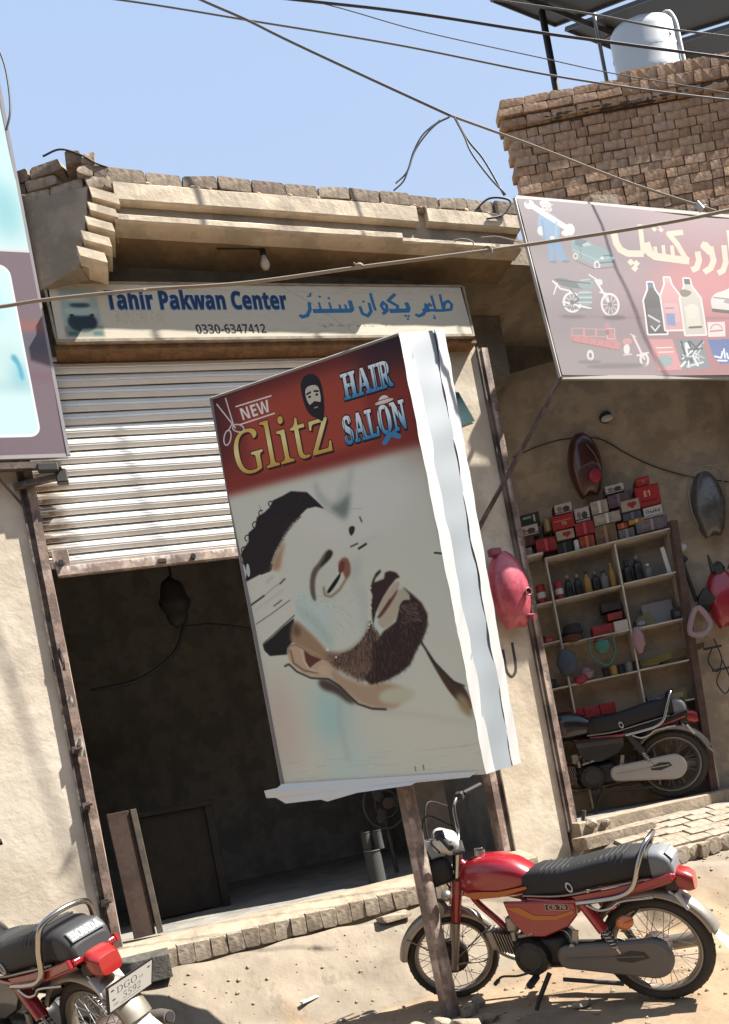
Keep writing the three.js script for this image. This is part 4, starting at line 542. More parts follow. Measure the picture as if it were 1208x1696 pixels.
// ---------------------------------------------------------------- water tank
{
  const T = thing('water_tank', 'white translucent plastic water tank on the roof behind the brick parapet', 'water tank', [6.385, 7.75, -0.27], [0, -0.3156, 0]); T.scale.set(1, 1, 0.42);
  const pr = [[0.0, 0], [0.335, 0], [0.335, 0.10], [0.345, 0.12], [0.335, 0.14], [0.335, 0.30], [0.345, 0.32], [0.335, 0.34], [0.335, 0.50], [0.345, 0.52], [0.335, 0.54], [0.336, 0.70], [0.328, 0.75], [0.29, 0.80], [0.20, 0.825], [0.15, 0.83]];
  part('tank_body', new THREE.LatheGeometry(pr.map(([x, y]) => new THREE.Vector2(x * 1.02, y * 1.06)), 36), phys(0.70, 0.75, 0.77, 0.35, { clearcoat: 0.4, clearcoatRoughness: 0.25 }), T);
  part('lid', [new THREE.CylinderGeometry(0.15, 0.16, 0.05, 24).translate(0, 0.885, 0)], M.white, T);
  part('pipe', tube([[0.16, 0.86, 0.12], [0.25, 0.88, 0.17], [0.30, 0.78, 0.19], [0.31, 0.5, 0.2], [0.32, 0.1, 0.2]], 0.022, 30), M.white, T);
  part('strap', tube([[-0.2, 0.7, 0.25], [-0.05, 0.82, 0.2], [0.12, 0.80, 0.22], [0.22, 0.6, 0.28]], 0.01, 24), M.white, T);
}
// ---------------------------------------------------------------- solar panels on thin legs
{
  const S = thing('solar_panels', 'tilted solar panels seen from below on thin legs above the brick building', 'solar panels');
  const A = V(5.785, 10.41, -1.742), e = V(0.9895, 0, -0.144), d = V(0.122, -0.62, 0.834).normalize(), nn = V().crossVectors(e, d).normalize();
  if (nn.y < 0) nn.negate();
  const at = (u, v, w = 0) => A.clone().addScaledVector(e, u).addScaledVector(d, v).addScaledVector(nn, w);
  const box8 = (u0, u1, v0, v1, w0, w1) => new ConvexGeometry([at(u0, v0, w0), at(u1, v0, w0), at(u0, v1, w0), at(u1, v1, w0), at(u0, v0, w1), at(u1, v0, w1), at(u0, v1, w1), at(u1, v1, w1)]);
  for (let k = 0; k < 4; k++) {
    const u = k * 1.175, P = sub('panel', S), w = 1.02;
    part('back_sheet', box8(u + 0.02, u + w - 0.02, 0.02, 2.3, 0.02, 0.03), mat(0.022, 0.018, 0.015, 0.6), P);
    for (const g of [[u, u + w, 0, 0.02], [u, u + 0.02, 0.02, 1.9], [u + w - 0.02, u + w, 0.02, 1.9]]) part('frame', box8(g[0], g[1], g[2], g[3], -0.005, 0.035), mat(0.10, 0.10, 0.10, 0.5, { metalness: 0.4 }), P);
    if (k === 1) part('junction_box', box8(u + 0.3, u + 0.5, 0.35, 0.47, -0.02, 0.02), M.black, P);
  }
  
  part('rail', box8(-0.05, 4.6, 0.45, 0.49, -0.05, -0.006), M.dark, S);
  part('leg', rod([6.389, 7.8, -1.63], [6.40, 10.26, -1.626], 0.041), M.black, S).userData.label = 'thick black leg';
  part('leg', rod([6.99, 7.8, -1.436], [6.98, 10.1, -1.434], 0.022), M.steel, S).userData.label = 'thin light metal leg';
  part('brace', rod([6.98, 9.75, -1.434], [7.3, 9.9, -1.34], 0.014), M.steel, S);
}
// ---------------------------------------------------------------- overhead cables
{
  const cab = (pts, r, m, label, group) => tag(part('cable', tube(pts, r, pts.length * 10, 6), m), label, 'cable', group);
  cab([[-2.5, 8.9, -1.2], [1.02, 7.76, -0.06], [2.0, 7.39, 0.26], [3.01, 7.0, 0.59], [4.02, 6.57, 0.92], [4.61, 6.35, 1.11], [5.35, 6.09, 1.36], [7.5, 5.4, 2.1]], 0.0065, M.cableGrey, 'long grey cable from the top left edge falling across the brick wall');
  cab([[-1.5, 9.0, 0.0], [1.37, 6.76, 0.9], [1.67, 6.54, 1.0], [1.86, 6.39, 1.06], [2.32, 6.04, 1.21], [2.82, 5.67, 1.37]], 0.008, M.cableGrey, 'twisted grey service cable running steeply down to the hanging wire ends');
  cab([[2.82, 5.67, 1.37], [3.35, 5.33, 1.55], [3.84, 5.02, 1.7], [4.35, 4.72, 1.87]], 0.007, M.cablePale, 'pale wire continuing from the hanging wire ends to the billboard top');
  cab([[-1, 8.2, -0.4], [2.13, 7.07, 0.72], [2.87, 6.82, 0.97], [3.78, 6.49, 1.26], [4.14, 6.36, 1.38], [5.02, 6.05, 1.67], [7, 5.4, 2.3]], 0.009, M.cable, 'thick dark cable passing in front of the water tank');
  cab([[-1, 9.6, -1.2], [2.68, 7.87, 0.06], [3.39, 7.5, 0.29], [4.32, 7.07, 0.6], [4.82, 6.85, 0.76], [5.74, 6.49, 1.06], [7.5, 5.8, 1.6]], 0.004, M.cableGrey, 'very thin grey wire between the two long cables');
  cab([[2.0, 7.1, 0.9], [3.29, 6.61, 1.31], [3.98, 6.35, 1.54], [4.42, 6.17, 1.68], [4.85, 6.01, 1.83], [6, 5.6, 2.2]], 0.006, M.cableGrey, 'uppermost grey cable crossing the solar panels');
  cab([[-2, 4.6, 0.6], [-0.19, 4.38, 1.23], [0.05, 4.37, 1.31], [0.6, 4.32, 1.49], [1.11, 4.26, 1.65], [1.73, 4.22, 1.86], [2.37, 4.18, 2.07], [2.7, 4.17, 2.17], [3.28, 4.15, 2.36], [3.72, 4.15, 2.51], [6, 4.3, 3.3]], 0.0095, M.cablePale, 'sunlit beige cable sagging across the front of the shop board');
  const g = 'loose wire ends hanging from the splice';
  cab([[2.81, 5.66, 1.37], [2.72, 5.63, 1.34], [2.57, 5.5, 1.29], [2.5, 5.38, 1.27], [2.45, 5.3, 1.25], [2.38, 5.25, 1.23]], 0.006, M.cableGrey, 'inner wire bent to the left below the splice', g);
  cab([[2.76, 5.67, 1.33], [2.64, 5.6, 1.29], [2.56, 5.5, 1.26], [2.49, 5.37, 1.24], [2.41, 5.31, 1.22]], 0.005, M.cableGrey, 'outer wire bent to the left below the splice', g);
  cab([[2.84, 5.65, 1.38], [2.88, 5.52, 1.39], [2.9, 5.41, 1.4], [2.99, 5.21, 1.43], [3.07, 5.09, 1.45]], 0.006, M.cableGrey, 'left wire of the pair dropping right from the splice', g);
  cab([[2.85, 5.67, 1.37], [2.92, 5.51, 1.37], [2.99, 5.38, 1.39], [3.08, 5.11, 1.42]], 0.006, M.cable, 'right wire of the pair dropping right from the splice', g);
  cab([[0.05, 5.6, 1.70], [0.07, 5.37, 1.74], [0.09, 5.25, 1.74], [0.085, 5.09, 1.74], [0.07, 5.0, 1.74], [0.04, 4.93, 1.73]], 0.005, M.cable, 'short dark wire curving down at the left edge of the sky');
  cab([[0.26, 6.12, 0.3], [0.38, 6.135, 0.35], [0.51, 6.10, 0.36], [0.6, 6.05, 0.36], [0.72, 6.035, 0.34], [0.85, 6.03, 0.3]], 0.006, M.cable, 'dark wire lying over the bricks at the canopy corner');
  cab([[3.55, 5.92, 0.33], [3.72, 6.03, 0.38], [3.9, 6.0, 0.4], [3.82, 5.9, 0.38], [3.66, 5.86, 0.37]], 0.008, M.cable, 'dark wire looped by the canopy at the billboard corner');
  // knot and loops on the beige cable
  tag(part('cable_loop', [new THREE.TorusGeometry(0.028, 0.006, 8, 20).rotateY(-0.5).translate(2.40, 4.172, 2.08), tube([[2.32, 4.19, 2.05], [2.34, 4.235, 2.06], [2.28, 4.26, 2.05], [2.24, 4.262, 2.03]], 0.004, 16), tube([[2.38, 4.25, 2.08], [2.46, 4.245, 2.1], [2.58, 4.20, 2.13]], 0.003, 16)], M.cablePale), 'small ring and twisted ends tied on the beige cable', 'cable tie');
  tag(part('cable_knot', [new THREE.SphereGeometry(0.018, 10, 8).scale(1.4, 0.8, 1).translate(1.73, 4.225, 1.862), rod([1.72, 4.225, 1.86], [1.70, 4.245, 1.86], 0.004)], M.cablePale), 'small knot on the beige cable above the salon sign', 'cable tie');
  tag(part('insulator', [rod([4.24, 4.80, 1.83], [4.27, 4.745, 1.84], 0.018), rod([4.2, 4.77, 1.82], [4.3, 4.77, 1.85], 0.006)], M.white), 'white clip where the pale wire meets the billboard', 'insulator');
}
// ---------------------------------------------------------------- bulbs and lamps
{
  const L = thing('light_bulb', 'unlit bulb in its holder under the canopy soffit', 'light bulb', [1.757, 5.66, 0.15]);
  part('holder', [rod([0, 0, 0], [0, -0.05, 0], 0.022)], M.dark, L);
  part('bulb', new THREE.LatheGeometry([[0, -0.155], [0.022, -0.15], [0.036, -0.125], [0.036, -0.105], [0.02, -0.06], [0.018, -0.05]].map(([x, y]) => new THREE.Vector2(x, y)), 18), phys(0.78, 0.74, 0.66, 0.25), L);
  part('flex', tube([[0, 0, 0], [-0.05, 0.008, 0], [-0.35, 0.006, -0.02]], 0.006), M.dark, L);
  const K = thing('wall_lamp', 'small round white lamp high on the workshop wall', 'lamp', onW(1.972, 4.535, 0.0).toArray(), [0, wTurn, 0]);
  part('base', [rod([0.0, 0.03, 0], [0.0, 0.02, 0.05], 0.06, 0.05, 18)], M.dark, K); part('lamp_cover', new THREE.SphereGeometry(0.055, 18, 10).scale(1.1, 0.6, 0.5).translate(0, -0.01, 0.07), M.white, K);
}
// ---------------------------------------------------------------- things in and around the right shop
const onShop = (name, label, cat, u, y, w, turn = 0, group) => thing(name, label, cat, onW(u, y, w).toArray(), [0, wTurn + turn, 0], group);
// fuel tank shell: long axis y, outline like a hanging motorcycle tank; front +z
function tankShell(h, w, d, seed) {
  const R = []; for (let i = 0; i <= 16; i++) { const t = i / 16, y = (t - 0.5) * h, k = Math.pow(Math.sin(Math.PI * clamp(t * 0.88 + 0.09)), 0.5), n = 22; R.push(Array.from({ length: n }, (_, j) => { const a = j / n * 2 * Math.PI, c = Math.cos(a), s = Math.sin(a), flat = s < 0 ? 0.45 : 1; let x = Math.sign(c) * Math.pow(Math.abs(c), 0.8) * w / 2 * k * (1 - 0.12 * (1 - t)), z = Math.sign(s) * Math.pow(Math.abs(s), 0.8) * d * flat * k * (0.8 + 0.2 * t); const notch = t < 0.15 ? 0.55 * Math.exp(-Math.pow(x / (w * 0.13), 2)) * (0.15 - t) * h : 0; return [x, y + notch, z]; })); }
  return loft(R);
}
{
  const T = thing('fuel_tank', 'sun-faded red motorcycle fuel tank hung on the pillar beside the salon sign', 'fuel tank', [3.37, 2.83, 0.10], [0, 0.1, 0.04]); T.scale.setScalar(1.1);
  part('shell', tankShell(0.60, 0.34, 0.15), phys(0.85, 0.14, 0.19, 0.32, { clearcoat: 0.5, clearcoatRoughness: 0.3, map: brickT }), T);
  part('filler_hole', [rod([0.065, -0.06, 0.135], [0.065, -0.06, 0.150], 0.024, 0.024, 16)], mat(0.004, 0.004, 0.004, 1), T);
  part('filler_lip', new THREE.TorusGeometry(0.027, 0.006, 8, 20).translate(0.065, -0.06, 0.152), phys(0.4, 0.1, 0.12, 0.4), T);
  part('mount', [rbx(-0.12, -0.02, 0.27, 0.33, 0.0, 0.06, 0.012), rod([0.08, -0.23, 0.06], [0.10, -0.25, 0.12], 0.026)], phys(0.38, 0.08, 0.1, 0.4), T);
  const G = onShop('fuel_tank', 'bare grey metal fuel tank hung on the wall right of the spare-part boxes', 'fuel tank', 2.70, 3.45, 0.12, 0, 'fuel tanks hung on the workshop wall');
  part('shell', tankShell(0.62, 0.31, 0.14), mat(0.20, 0.19, 0.175, 0.3, { metalness: 0.35, map: brickT }), G);
  part('rim_seam', tube([[-0.12, -0.2, 0.02], [-0.155, 0, 0.03], [-0.15, 0.2, 0.05], [-0.11, 0.31, 0.07], [0, 0.345, 0.08], [0.11, 0.31, 0.07], [0.15, 0.2, 0.05], [0.155, 0, 0.03], [0.12, -0.2, 0.02]], 0.008, 50), M.steel, G);
  const D = onShop('fuel_tank', 'dark maroon fuel tank hung high on the shaded wall above the boxes', 'fuel tank', 1.68, 4.12, 0.1, 0, 'fuel tanks hung on the workshop wall');
  part('shell', tankShell(0.62, 0.34, 0.14), phys(0.11, 0.035, 0.03, 0.35, { clearcoat: 0.5 }), D);
  part('badge', new THREE.SphereGeometry(0.06, 16, 10).scale(1, 1.15, 0.35).translate(0.055, -0.16, 0.125), phys(0.45, 0.02, 0.05, 0.4), D);
  part('stripe', tube([[0.03, 0.15, 0.13], [0.09, 0.02, 0.13], [0.12, -0.12, 0.12]], 0.004), M.steel, D);
  const E = onShop('fuel_tank', 'bright red fuel tank with a black upper end at the right edge of the workshop', 'fuel tank', 2.67, 2.55, 0.14, -0.1, 'fuel tanks hung on the workshop wall');
  part('shell', tankShell(0.56, 0.30, 0.14), phys(0.42, 0.02, 0.04, 0.3, { clearcoat: 0.6 }), E);
  part('cover', [stone(0.22, 0.30, 0.2).translate(-0.13, 0.02, 0.03), stone(0.12, 0.18, 0.12).translate(0.0, 0.27, 0.05), rod([-0.05, 0.25, 0.08], [-0.07, 0.42, 0.07], 0.025, 0.008), rod([0.08, 0.25, 0.05], [0.14, 0.36, 0.05], 0.008)], M.dark, E);
}
// shelf unit
{
  const S = onShop('shelf_unit', 'dusty pale open shelf unit against the slanted workshop wall', 'shelf unit', 0, 0, 0);
  const ups = [[0.60, 0.8, 3.36], [1.14, 0.8, 3.29], [1.79, 0.8, 3.27], [2.30, 0.8, 3.29]], wood = mat(0.50, 0.45, 0.39, 0.85, { map: cementT, bumpMap: roughB, bumpScale: 0.001 });
  wood.color.setRGB(1.15, 1.2, 1.25);
  for (const [u, a, b] of ups) part('upright', rbx(u - 0.008, u + 0.008, a, b, 0, 0.25, 0.004), wood, S);
  for (const [a, b, y] of [[1.13, 2.31, 3.285], [1.152, 1.778, 2.86], [1.802, 2.288, 2.87], [0.612, 1.128, 2.86], [0.612, 1.128, 2.47], [1.152, 1.778, 2.43], [1.802, 2.288, 2.425], [0.612, 1.128, 2.02], [1.152, 1.778, 2.025], [1.802, 2.288, 2.03], [0.612, 1.128, 1.66], [1.152, 1.778, 1.66], [1.802, 2.288, 1.66]]) part('shelf', rbx(a, b, y - 0.004, y + 0.01, 0.002, 0.252, 0.003), wood, S);
  part('shelf', rbx(0.55, 1.125, 3.335, 3.36, 0.002, 0.25, 0.004), wood, S);
  part('back_panel', [bx(1.152, 1.778, 2.44, 3.27, 0.001, 0.006), bx(1.802, 2.288, 2.44, 3.27, 0.001, 0.006)], M.innerPale, S);
  part('post', beam([2.335, 3.35, 0.24], [2.24, 0.77, 0.26], 0.075, 0.05), mat(0.15, 0.085, 0.06, 0.8, { map: brickT }), S).userData.label = 'dark brown corner post';
}
// spare-part cartons piled on the top boards
{
  const cols = { teal: [0.05, 0.075, 0.07], grey: [0.22, 0.20, 0.19], maroon: [0.12, 0.03, 0.035], pale: [0.38, 0.35, 0.33], red: [0.45, 0.03, 0.035], black: [0.03, 0.03, 0.03], olive: [0.24, 0.18, 0.07], orange: [0.5, 0.10, 0.03], brown: [0.26, 0.15, 0.075], cream: [0.55, 0.48, 0.39], purple: [0.16, 0.10, 0.13], slate: [0.10, 0.10, 0.14], yellow: [0.55, 0.30, 0.06], mauve: [0.25, 0.19, 0.19] };
  const label = (w, h, bg, fn) => canvasTex(128, 96, (g) => { g.fillStyle = bg; g.fillRect(0, 0, 128, 96); fn(g); });
  const faces = {
    heart: label(1, 1, '#b8a48f', (g) => { g.fillStyle = '#a3262a'; g.beginPath(); g.arc(62, 40, 20, 0, 7); g.arc(88, 40, 20, 0, 7); g.fill(); poly(g, [[43, 48], [107, 48], [76, 82]], '#a3262a'); }),
    e1: label(1, 1, '#b3201f', (g) => { fitText(g, 'E1', 'bold SIZEpx sans-serif', [40, 52], [84, 52], 30, (q, s) => { q.fillStyle = '#e8c9a0'; q.fillText(s, 0, 0); }); g.fillStyle = '#7e1517'; g.fillRect(20, 70, 90, 12); }),
    osaka: label(1, 1, '#cfc9c0', (g) => { fitText(g, 'Osaka', 'bold SIZEpx sans-serif', [12, 58], [116, 58], 34, (q, s) => { q.fillStyle = '#1d1a1a'; q.fillText(s, 0, 0); }); stroke(g, [[10, 84], [50, 78], [80, 88], [118, 80]], 6, '#3a3030'); }),
    stripe: label(1, 1, '#ab2523', (g) => { g.fillStyle = '#cf7a5c'; g.fillRect(10, 34, 108, 8); fitText(g, '73', 'bold SIZEpx sans-serif', [54, 74], [84, 74], 24, (q, s) => { q.fillStyle = '#dfc0a8'; q.fillText(s, 0, 0); }); }),
    photo: label(1, 1, '#c9c2b8', (g) => { ell(g, 84, 56, 26, 28, '#4a423e'); ell(g, 36, 50, 20, 26, '#857a70'); g.fillStyle = '#5a3030'; g.fillRect(0, 78, 128, 10); }),
    green: label(1, 1, '#26312d', (g) => { g.fillStyle = '#8f9b92'; g.fillRect(16, 20, 60, 22); g.fillStyle = '#b7b9b2'; g.fillRect(88, 14, 14, 66); }),
  };
  const fm = {}; for (const k in faces) fm[k] = mat(1, 1, 1, 0.75, { map: faces[k] });
  const L = [
    [1.07, 3.716, 0.19, 0.117, 'teal', 'dark green carton topmost of the left pile', 'green'], [1.03, 3.605, 0.21, 0.105, 'grey', 'grey carton with a dark print under the dark green one', 'photo'], [0.975, 3.505, 0.19, 0.095, 'maroon', 'maroon carton third from the top of the left pile'], [0.955, 3.408, 0.17, 0.085, 'pale', 'pale flat carton lowest in the left pile'],
    [1.173, 3.43, 0.2, 0.13, 'red', 'dark red shiny carton at the lower left of the heap'], [1.345, 3.36, 0.15, 0.12, 'black', 'black carton low in the heap left of the white tin'], [1.362, 3.48, 0.18, 0.10, 'mauve', 'grey-pink carton with a red mark under the bright red one', 'heart'], [1.367, 3.606, 0.216, 0.143, 'red', 'bright red carton with a pale number left in the heap', 'stripe'], [1.39, 3.735, 0.18, 0.106, 'maroon', 'printed pinkish carton on the bright red one', 'photo'], [1.215, 3.61, 0.07, 0.117, 'olive', 'narrow olive carton between the left pile and the red ones'],
    [1.559, 3.634, 0.145, 0.142, 'pale', 'white carton with a dark picture in the middle of the heap', 'photo'], [1.552, 3.495, 0.18, 0.125, 'red', 'plain red carton under the white picture carton'], [1.557, 3.365, 0.145, 0.125, 'orange', 'orange-red carton standing beside the white tin'], [1.741, 3.391, 0.203, 0.185, 'brown', 'large plain brown carton on the shelf board'], [1.777, 3.54, 0.253, 0.105, 'cream', 'wide blank cream carton on the brown one'], [1.725, 3.664, 0.161, 0.13, 'cream', 'smaller cream carton with a pink base on the wide blank one'],
    [1.893, 3.80, 0.185, 0.085, 'purple', 'purple-grey carton topmost beside the red one', 'photo'], [1.913, 3.685, 0.20, 0.125, 'purple', 'plain dark purple carton below the purple-grey one'], [1.998, 3.60, 0.18, 0.115, 'mauve', 'beige carton with a red heart print', 'heart'], [1.998, 3.50, 0.175, 0.075, 'slate', 'slate-blue carton under the heart print carton'], [1.90, 3.435, 0.10, 0.06, 'orange', 'small orange carton beside the yellow one'], [2.03, 3.443, 0.15, 0.05, 'yellow', 'flat yellow carton under the slate-blue one'], [1.925, 3.35, 0.15, 0.10, 'grey', 'grey-brown carton on the board under the orange one'],
    [2.15, 3.80, 0.124, 0.08, 'orange', 'orange carton topmost at the right end of the heap', 'stripe'], [2.174, 3.656, 0.22, 0.20, 'red', 'big red carton with a small cream mark at the right', 'e1'], [2.195, 3.495, 0.18, 0.11, 'pale', 'white carton with bold black lettering', 'osaka'], [2.16, 3.375, 0.29, 0.12, 'mauve', 'long mauve carton on the board at the right end'],
  ];
  const r = rng(66);
  for (const [u, y, w, h, c, lab, face] of L) {
    const b = thing('carton', lab, 'carton', onW(u, y, 0.13).toArray(), [0, wTurn + (r() - 0.5) * 0.12, 0], 'spare-part cartons on the shelf'); const d = 0.12 + r() * 0.06;
    part('box', rb(w - 0.004, h - 0.004, d, 0.004, 1), mat(...cols[c], 0.75, { map: brickT }), b);
    if (face) part('print', quad([-w * 0.46, h * 0.44, d / 2 + 0.002], [w * 0.46, h * 0.44, d / 2 + 0.002], [w * 0.46, -h * 0.44, d / 2 + 0.002], [-w * 0.46, -h * 0.44, d / 2 + 0.002]), fm[face], b);
    else part('tape', bx(-0.012, 0.012, -h / 2 + 0.004, h / 2 - 0.004, d / 2 + 0.001, d / 2 + 0.002), mat(...cols[c].map((x) => x * 1.5 + 0.02), 0.5), b);
  }
  const t = onShop('tin', 'small white tin at the foot of the carton heap', 'tin', 1.452, 3.295, 0.2); part('can', [rod([0, 0, 0], [0, 0.105, 0], 0.024, 0.024, 16)], M.white, t); part('lid', [rod([0, 0.105, 0], [0, 0.118, 0], 0.017, 0.015, 14)], M.dark, t);
  // row of tins and bottles on the second board
  const bot = (u, y, rad, hh, body, cap, lab, kind) => { const h = hh * 1.12, b = onShop(kind, lab, kind === 'oil_can' ? 'oil can' : 'bottle', u, y, 0.16, (r() - 0.5) * 0.3, 'tins and bottles on the shelves'); if (kind === 'oil_can') { part('can', [new THREE.LatheGeometry([[0, 0], [rad, 0], [rad, 0.01], [rad * 0.96, 0.014], [rad * 0.96, h - 0.014], [rad, h - 0.01], [rad, h], [0, h]].map(([a, c]) => new THREE.Vector2(a, c)), 18)], body, b); part('label_band', [new THREE.CylinderGeometry(rad * 0.975, rad * 0.975, h * 0.3, 18, 1, true).translate(0, h * 0.45, 0)], cap, b); } else { part('body', new THREE.LatheGeometry([[0, 0], [rad, 0], [rad, h * 0.6], [rad * 0.85, h * 0.7], [rad * 0.4, h * 0.78], [rad * 0.4, h * 0.88]].map(([a, c]) => new THREE.Vector2(a, c)), 16), body, b); part('cap', [rod([0, h * 0.87, 0], [0, h, 0], rad * 0.48)], cap, b); } };
  const red = phys(0.4, 0.02, 0.03, 0.3), blk = phys(0.02, 0.02, 0.022, 0.3), yel = mat(0.42, 0.26, 0.06, 0.5), wht = M.white, gry = mat(0.2, 0.2, 0.21, 0.5);
  bot(0.80, 2.872, 0.045, 0.16, red, wht, 'red oil can at the far left of the second board', 'oil_can'); bot(0.92, 2.872, 0.045, 0.155, red, wht, 'second red oil can on the left board', 'oil_can'); bot(1.045, 2.872, 0.046, 0.17, red, wht, 'red oil can just left of the second upright', 'oil_can'); bot(1.215, 2.872, 0.042, 0.165, red, wht, 'red oil can just right of the second upright', 'oil_can');
  bot(1.31, 2.872, 0.038, 0.2, blk, yel, 'black bottle with yellow cap beside the red can', 'oil_bottle'); bot(1.40, 2.872, 0.038, 0.19, blk, yel, 'black bottle second from the red can', 'oil_bottle'); bot(1.49, 2.872, 0.036, 0.2, yel, blk, 'brown-yellow bottle in the middle of the second board', 'oil_bottle'); bot(1.57, 2.872, 0.04, 0.18, blk, gry, 'black bottle with grey cap in the middle bay', 'oil_bottle'); bot(1.65, 2.872, 0.04, 0.17, gry, blk, 'grey bottle near the third upright', 'oil_bottle'); bot(1.73, 2.872, 0.032, 0.22, yel, yel, 'tall yellow bottle against the third upright', 'oil_bottle');
  bot(1.87, 2.882, 0.045, 0.2, blk, blk, 'dark bottle at the left of the right-hand bay', 'oil_bottle'); bot(1.97, 2.882, 0.045, 0.22, blk, gry, 'dark bottle in the middle of the right-hand bay', 'oil_bottle'); bot(2.06, 2.882, 0.038, 0.13, gry, wht, 'short grey bottle with a white cap in the right-hand bay', 'oil_bottle');
  const pl = onShop('plank', 'short white plank leaning in the right-hand shelf bay', 'plank', 2.235, 2.885, 0.2); part('board', beam([0, 0, 0], [-0.03, 0.25, 0.02], 0.035, 0.02), M.white, pl);
  // bags, boxes and coils below
  const simple = (name, lab, cat, geos, m, group) => tag(part(name, geos, m), lab, cat, group);
  simple('bag', 'dark lumpy bag on the third board', 'bag', [W_(blob(0.2, 0.2, 0.16, 1), 1.27, 2.535, 0.13)], mat(0.05, 0.035, 0.03, 0.9));
  simple('bag', 'brown cloth bundle under the dark bag', 'bag', [W_(blob(0.2, 0.1, 0.18, 2), 1.25, 2.47, 0.2)], mat(0.12, 0.05, 0.025, 0.9));
  simple('carton', 'red carton lying on the third board', 'carton', [W_(rb(0.2, 0.10, 0.14, 0.005, 1), 1.545, 2.49, 0.15)], mat(0.42, 0.03, 0.03, 0.7, { map: brickT }), 'spare-part cartons on the shelf');
  simple('carton', 'white carton with a dark square on the third board', 'carton', [W_(rb(0.13, 0.10, 0.1, 0.005, 1), 1.71, 2.49, 0.2)], fm.photo, 'spare-part cartons on the shelf');
  simple('carton', 'red carton on the white one', 'carton', [W_(rb(0.14, 0.07, 0.12, 0.005, 1), 1.68, 2.60, 0.14)], mat(0.4, 0.05, 0.03, 0.7, { map: brickT }), 'spare-part cartons on the shelf');
  simple('carton', 'black carton on a small ledge above the red one', 'carton', [W_(rb(0.18, 0.08, 0.14, 0.005, 1), 1.66, 2.70, 0.12)], mat(0.03, 0.03, 0.03, 0.7, { map: brickT }), 'spare-part cartons on the shelf');
  simple('bag', 'green thin plastic bag hanging from the third board', 'bag', [W_(tube([[-0.11, 0.13, 0], [-0.12, -0.02, 0.02], [-0.05, -0.12, 0.03], [0.02, -0.15, 0.03], [0.10, -0.05, 0.02], [0.11, 0.12, 0]], 0.010, 30), 1.50, 2.29, 0.28), W_(blob(0.16, 0.15, 0.06, 3), 1.50, 2.33, 0.27)], mat(0.05, 0.22, 0.15, 0.5));
  simple('bag', 'red bag behind the green one', 'bag', [W_(blob(0.12, 0.12, 0.08, 4), 1.49, 2.38, 0.22)], mat(0.35, 0.03, 0.04, 0.6));
  simple('bag', 'pale pink plastic bag hanging at the third upright', 'bag', [W_(blob(0.11, 0.24, 0.07, 5), 1.83, 2.31, 0.29)], mat(0.42, 0.25, 0.27, 0.5));
  simple('bag', 'pinkish plastic bag hung on the corner post', 'bag', [W_(tube([[-0.09, -0.08, 0], [0, 0.14, 0.02], [0.09, -0.04, 0], [0.0, -0.12, 0.03]], 0.028, 24, 8, true), 2.38, 2.35, 0.31)], mat(0.42, 0.30, 0.31, 0.5));
  const coil = (u, y, m, lab) => { const g = []; for (let k = 0; k < 5; k++) g.push(W_(tube([[-0.2, 0.0 + k * 0.012, 0], [-0.05, 0.02 + k * 0.014, 0.05], [0.12, 0.05 + k * 0.012, 0.04], [0.22, 0.07 + k * 0.01, 0], [0.05, 0.06 + k * 0.01, -0.05], [-0.14, 0.03 + k * 0.01, -0.04]], 0.007, 30, 6, true), u, y, 0.18)); simple('wire_coil', lab, 'wire coil', g, m, 'coils on the fourth board'); };
  coil(2.0, 2.045, mat(0.22, 0.17, 0.03, 0.6), 'yellow-green flattened coil at the left of the fourth board'); coil(2.2, 2.06, mat(0.12, 0.09, 0.03, 0.6), 'darker coil at the right of the fourth board');
  for (let i = 0; i < 5; i++) simple('oil_can', `dark squat tin, ${['first', 'second', 'third', 'fourth', 'last'][i]} of the row of five on the fourth board`, 'tin', [W_(new THREE.CylinderGeometry(0.034, 0.034, 0.09, 14), 1.50 + i * 0.072, 2.085, 0.2)], [blk, yel, blk, gry, blk][i], 'squat tins on the fourth board');
  simple('bag', 'pale pink bag on the left of the fourth board', 'bag', [W_(blob(0.15, 0.14, 0.1, 6), 1.32, 2.10, 0.18)], mat(0.4, 0.24, 0.26, 0.7)); simple('bag', 'crimson bag beside the pale pink one', 'bag', [W_(blob(0.14, 0.09, 0.1, 7), 1.25, 2.06, 0.24)], mat(0.4, 0.03, 0.06, 0.7));
  simple('bag', 'blue-grey bag hanging left of the green one', 'bag', [W_(blob(0.2, 0.28, 0.1, 8), 1.15, 2.25, 0.28)], mat(0.07, 0.09, 0.13, 0.7));
  for (let i = 0; i < 4; i++) { const o = simple('carton', `red carton with a pale print, ${['leftmost', 'second', 'third', 'rightmost'][i]} of the low row behind the parked motorcycle`, 'carton', [W_(rb(0.145, 0.11, 0.12, 0.005, 1), 1.0 + i * 0.15, 1.735, 0.18)], i % 2 ? fm.stripe : mat(0.42, 0.03, 0.035, 0.7, { map: brickT }), 'red cartons behind the parked motorcycle'); }
  simple('paper_sheet', 'yellowed paper propped on the right of the third board', 'paper', [W_(new THREE.BoxGeometry(0.13, 0.16, 0.004).rotateX(-0.25).rotateZ(0.3), 1.98, 2.50, 0.1)], mat(0.3, 0.26, 0.1, 0.8)); simple('panel', 'grey sheet leaning at the back of the third board', 'panel', [W_(new THREE.BoxGeometry(0.28, 0.22, 0.006).rotateX(-0.12), 2.10, 2.56, 0.06)], mat(0.33, 0.31, 0.30, 0.7));
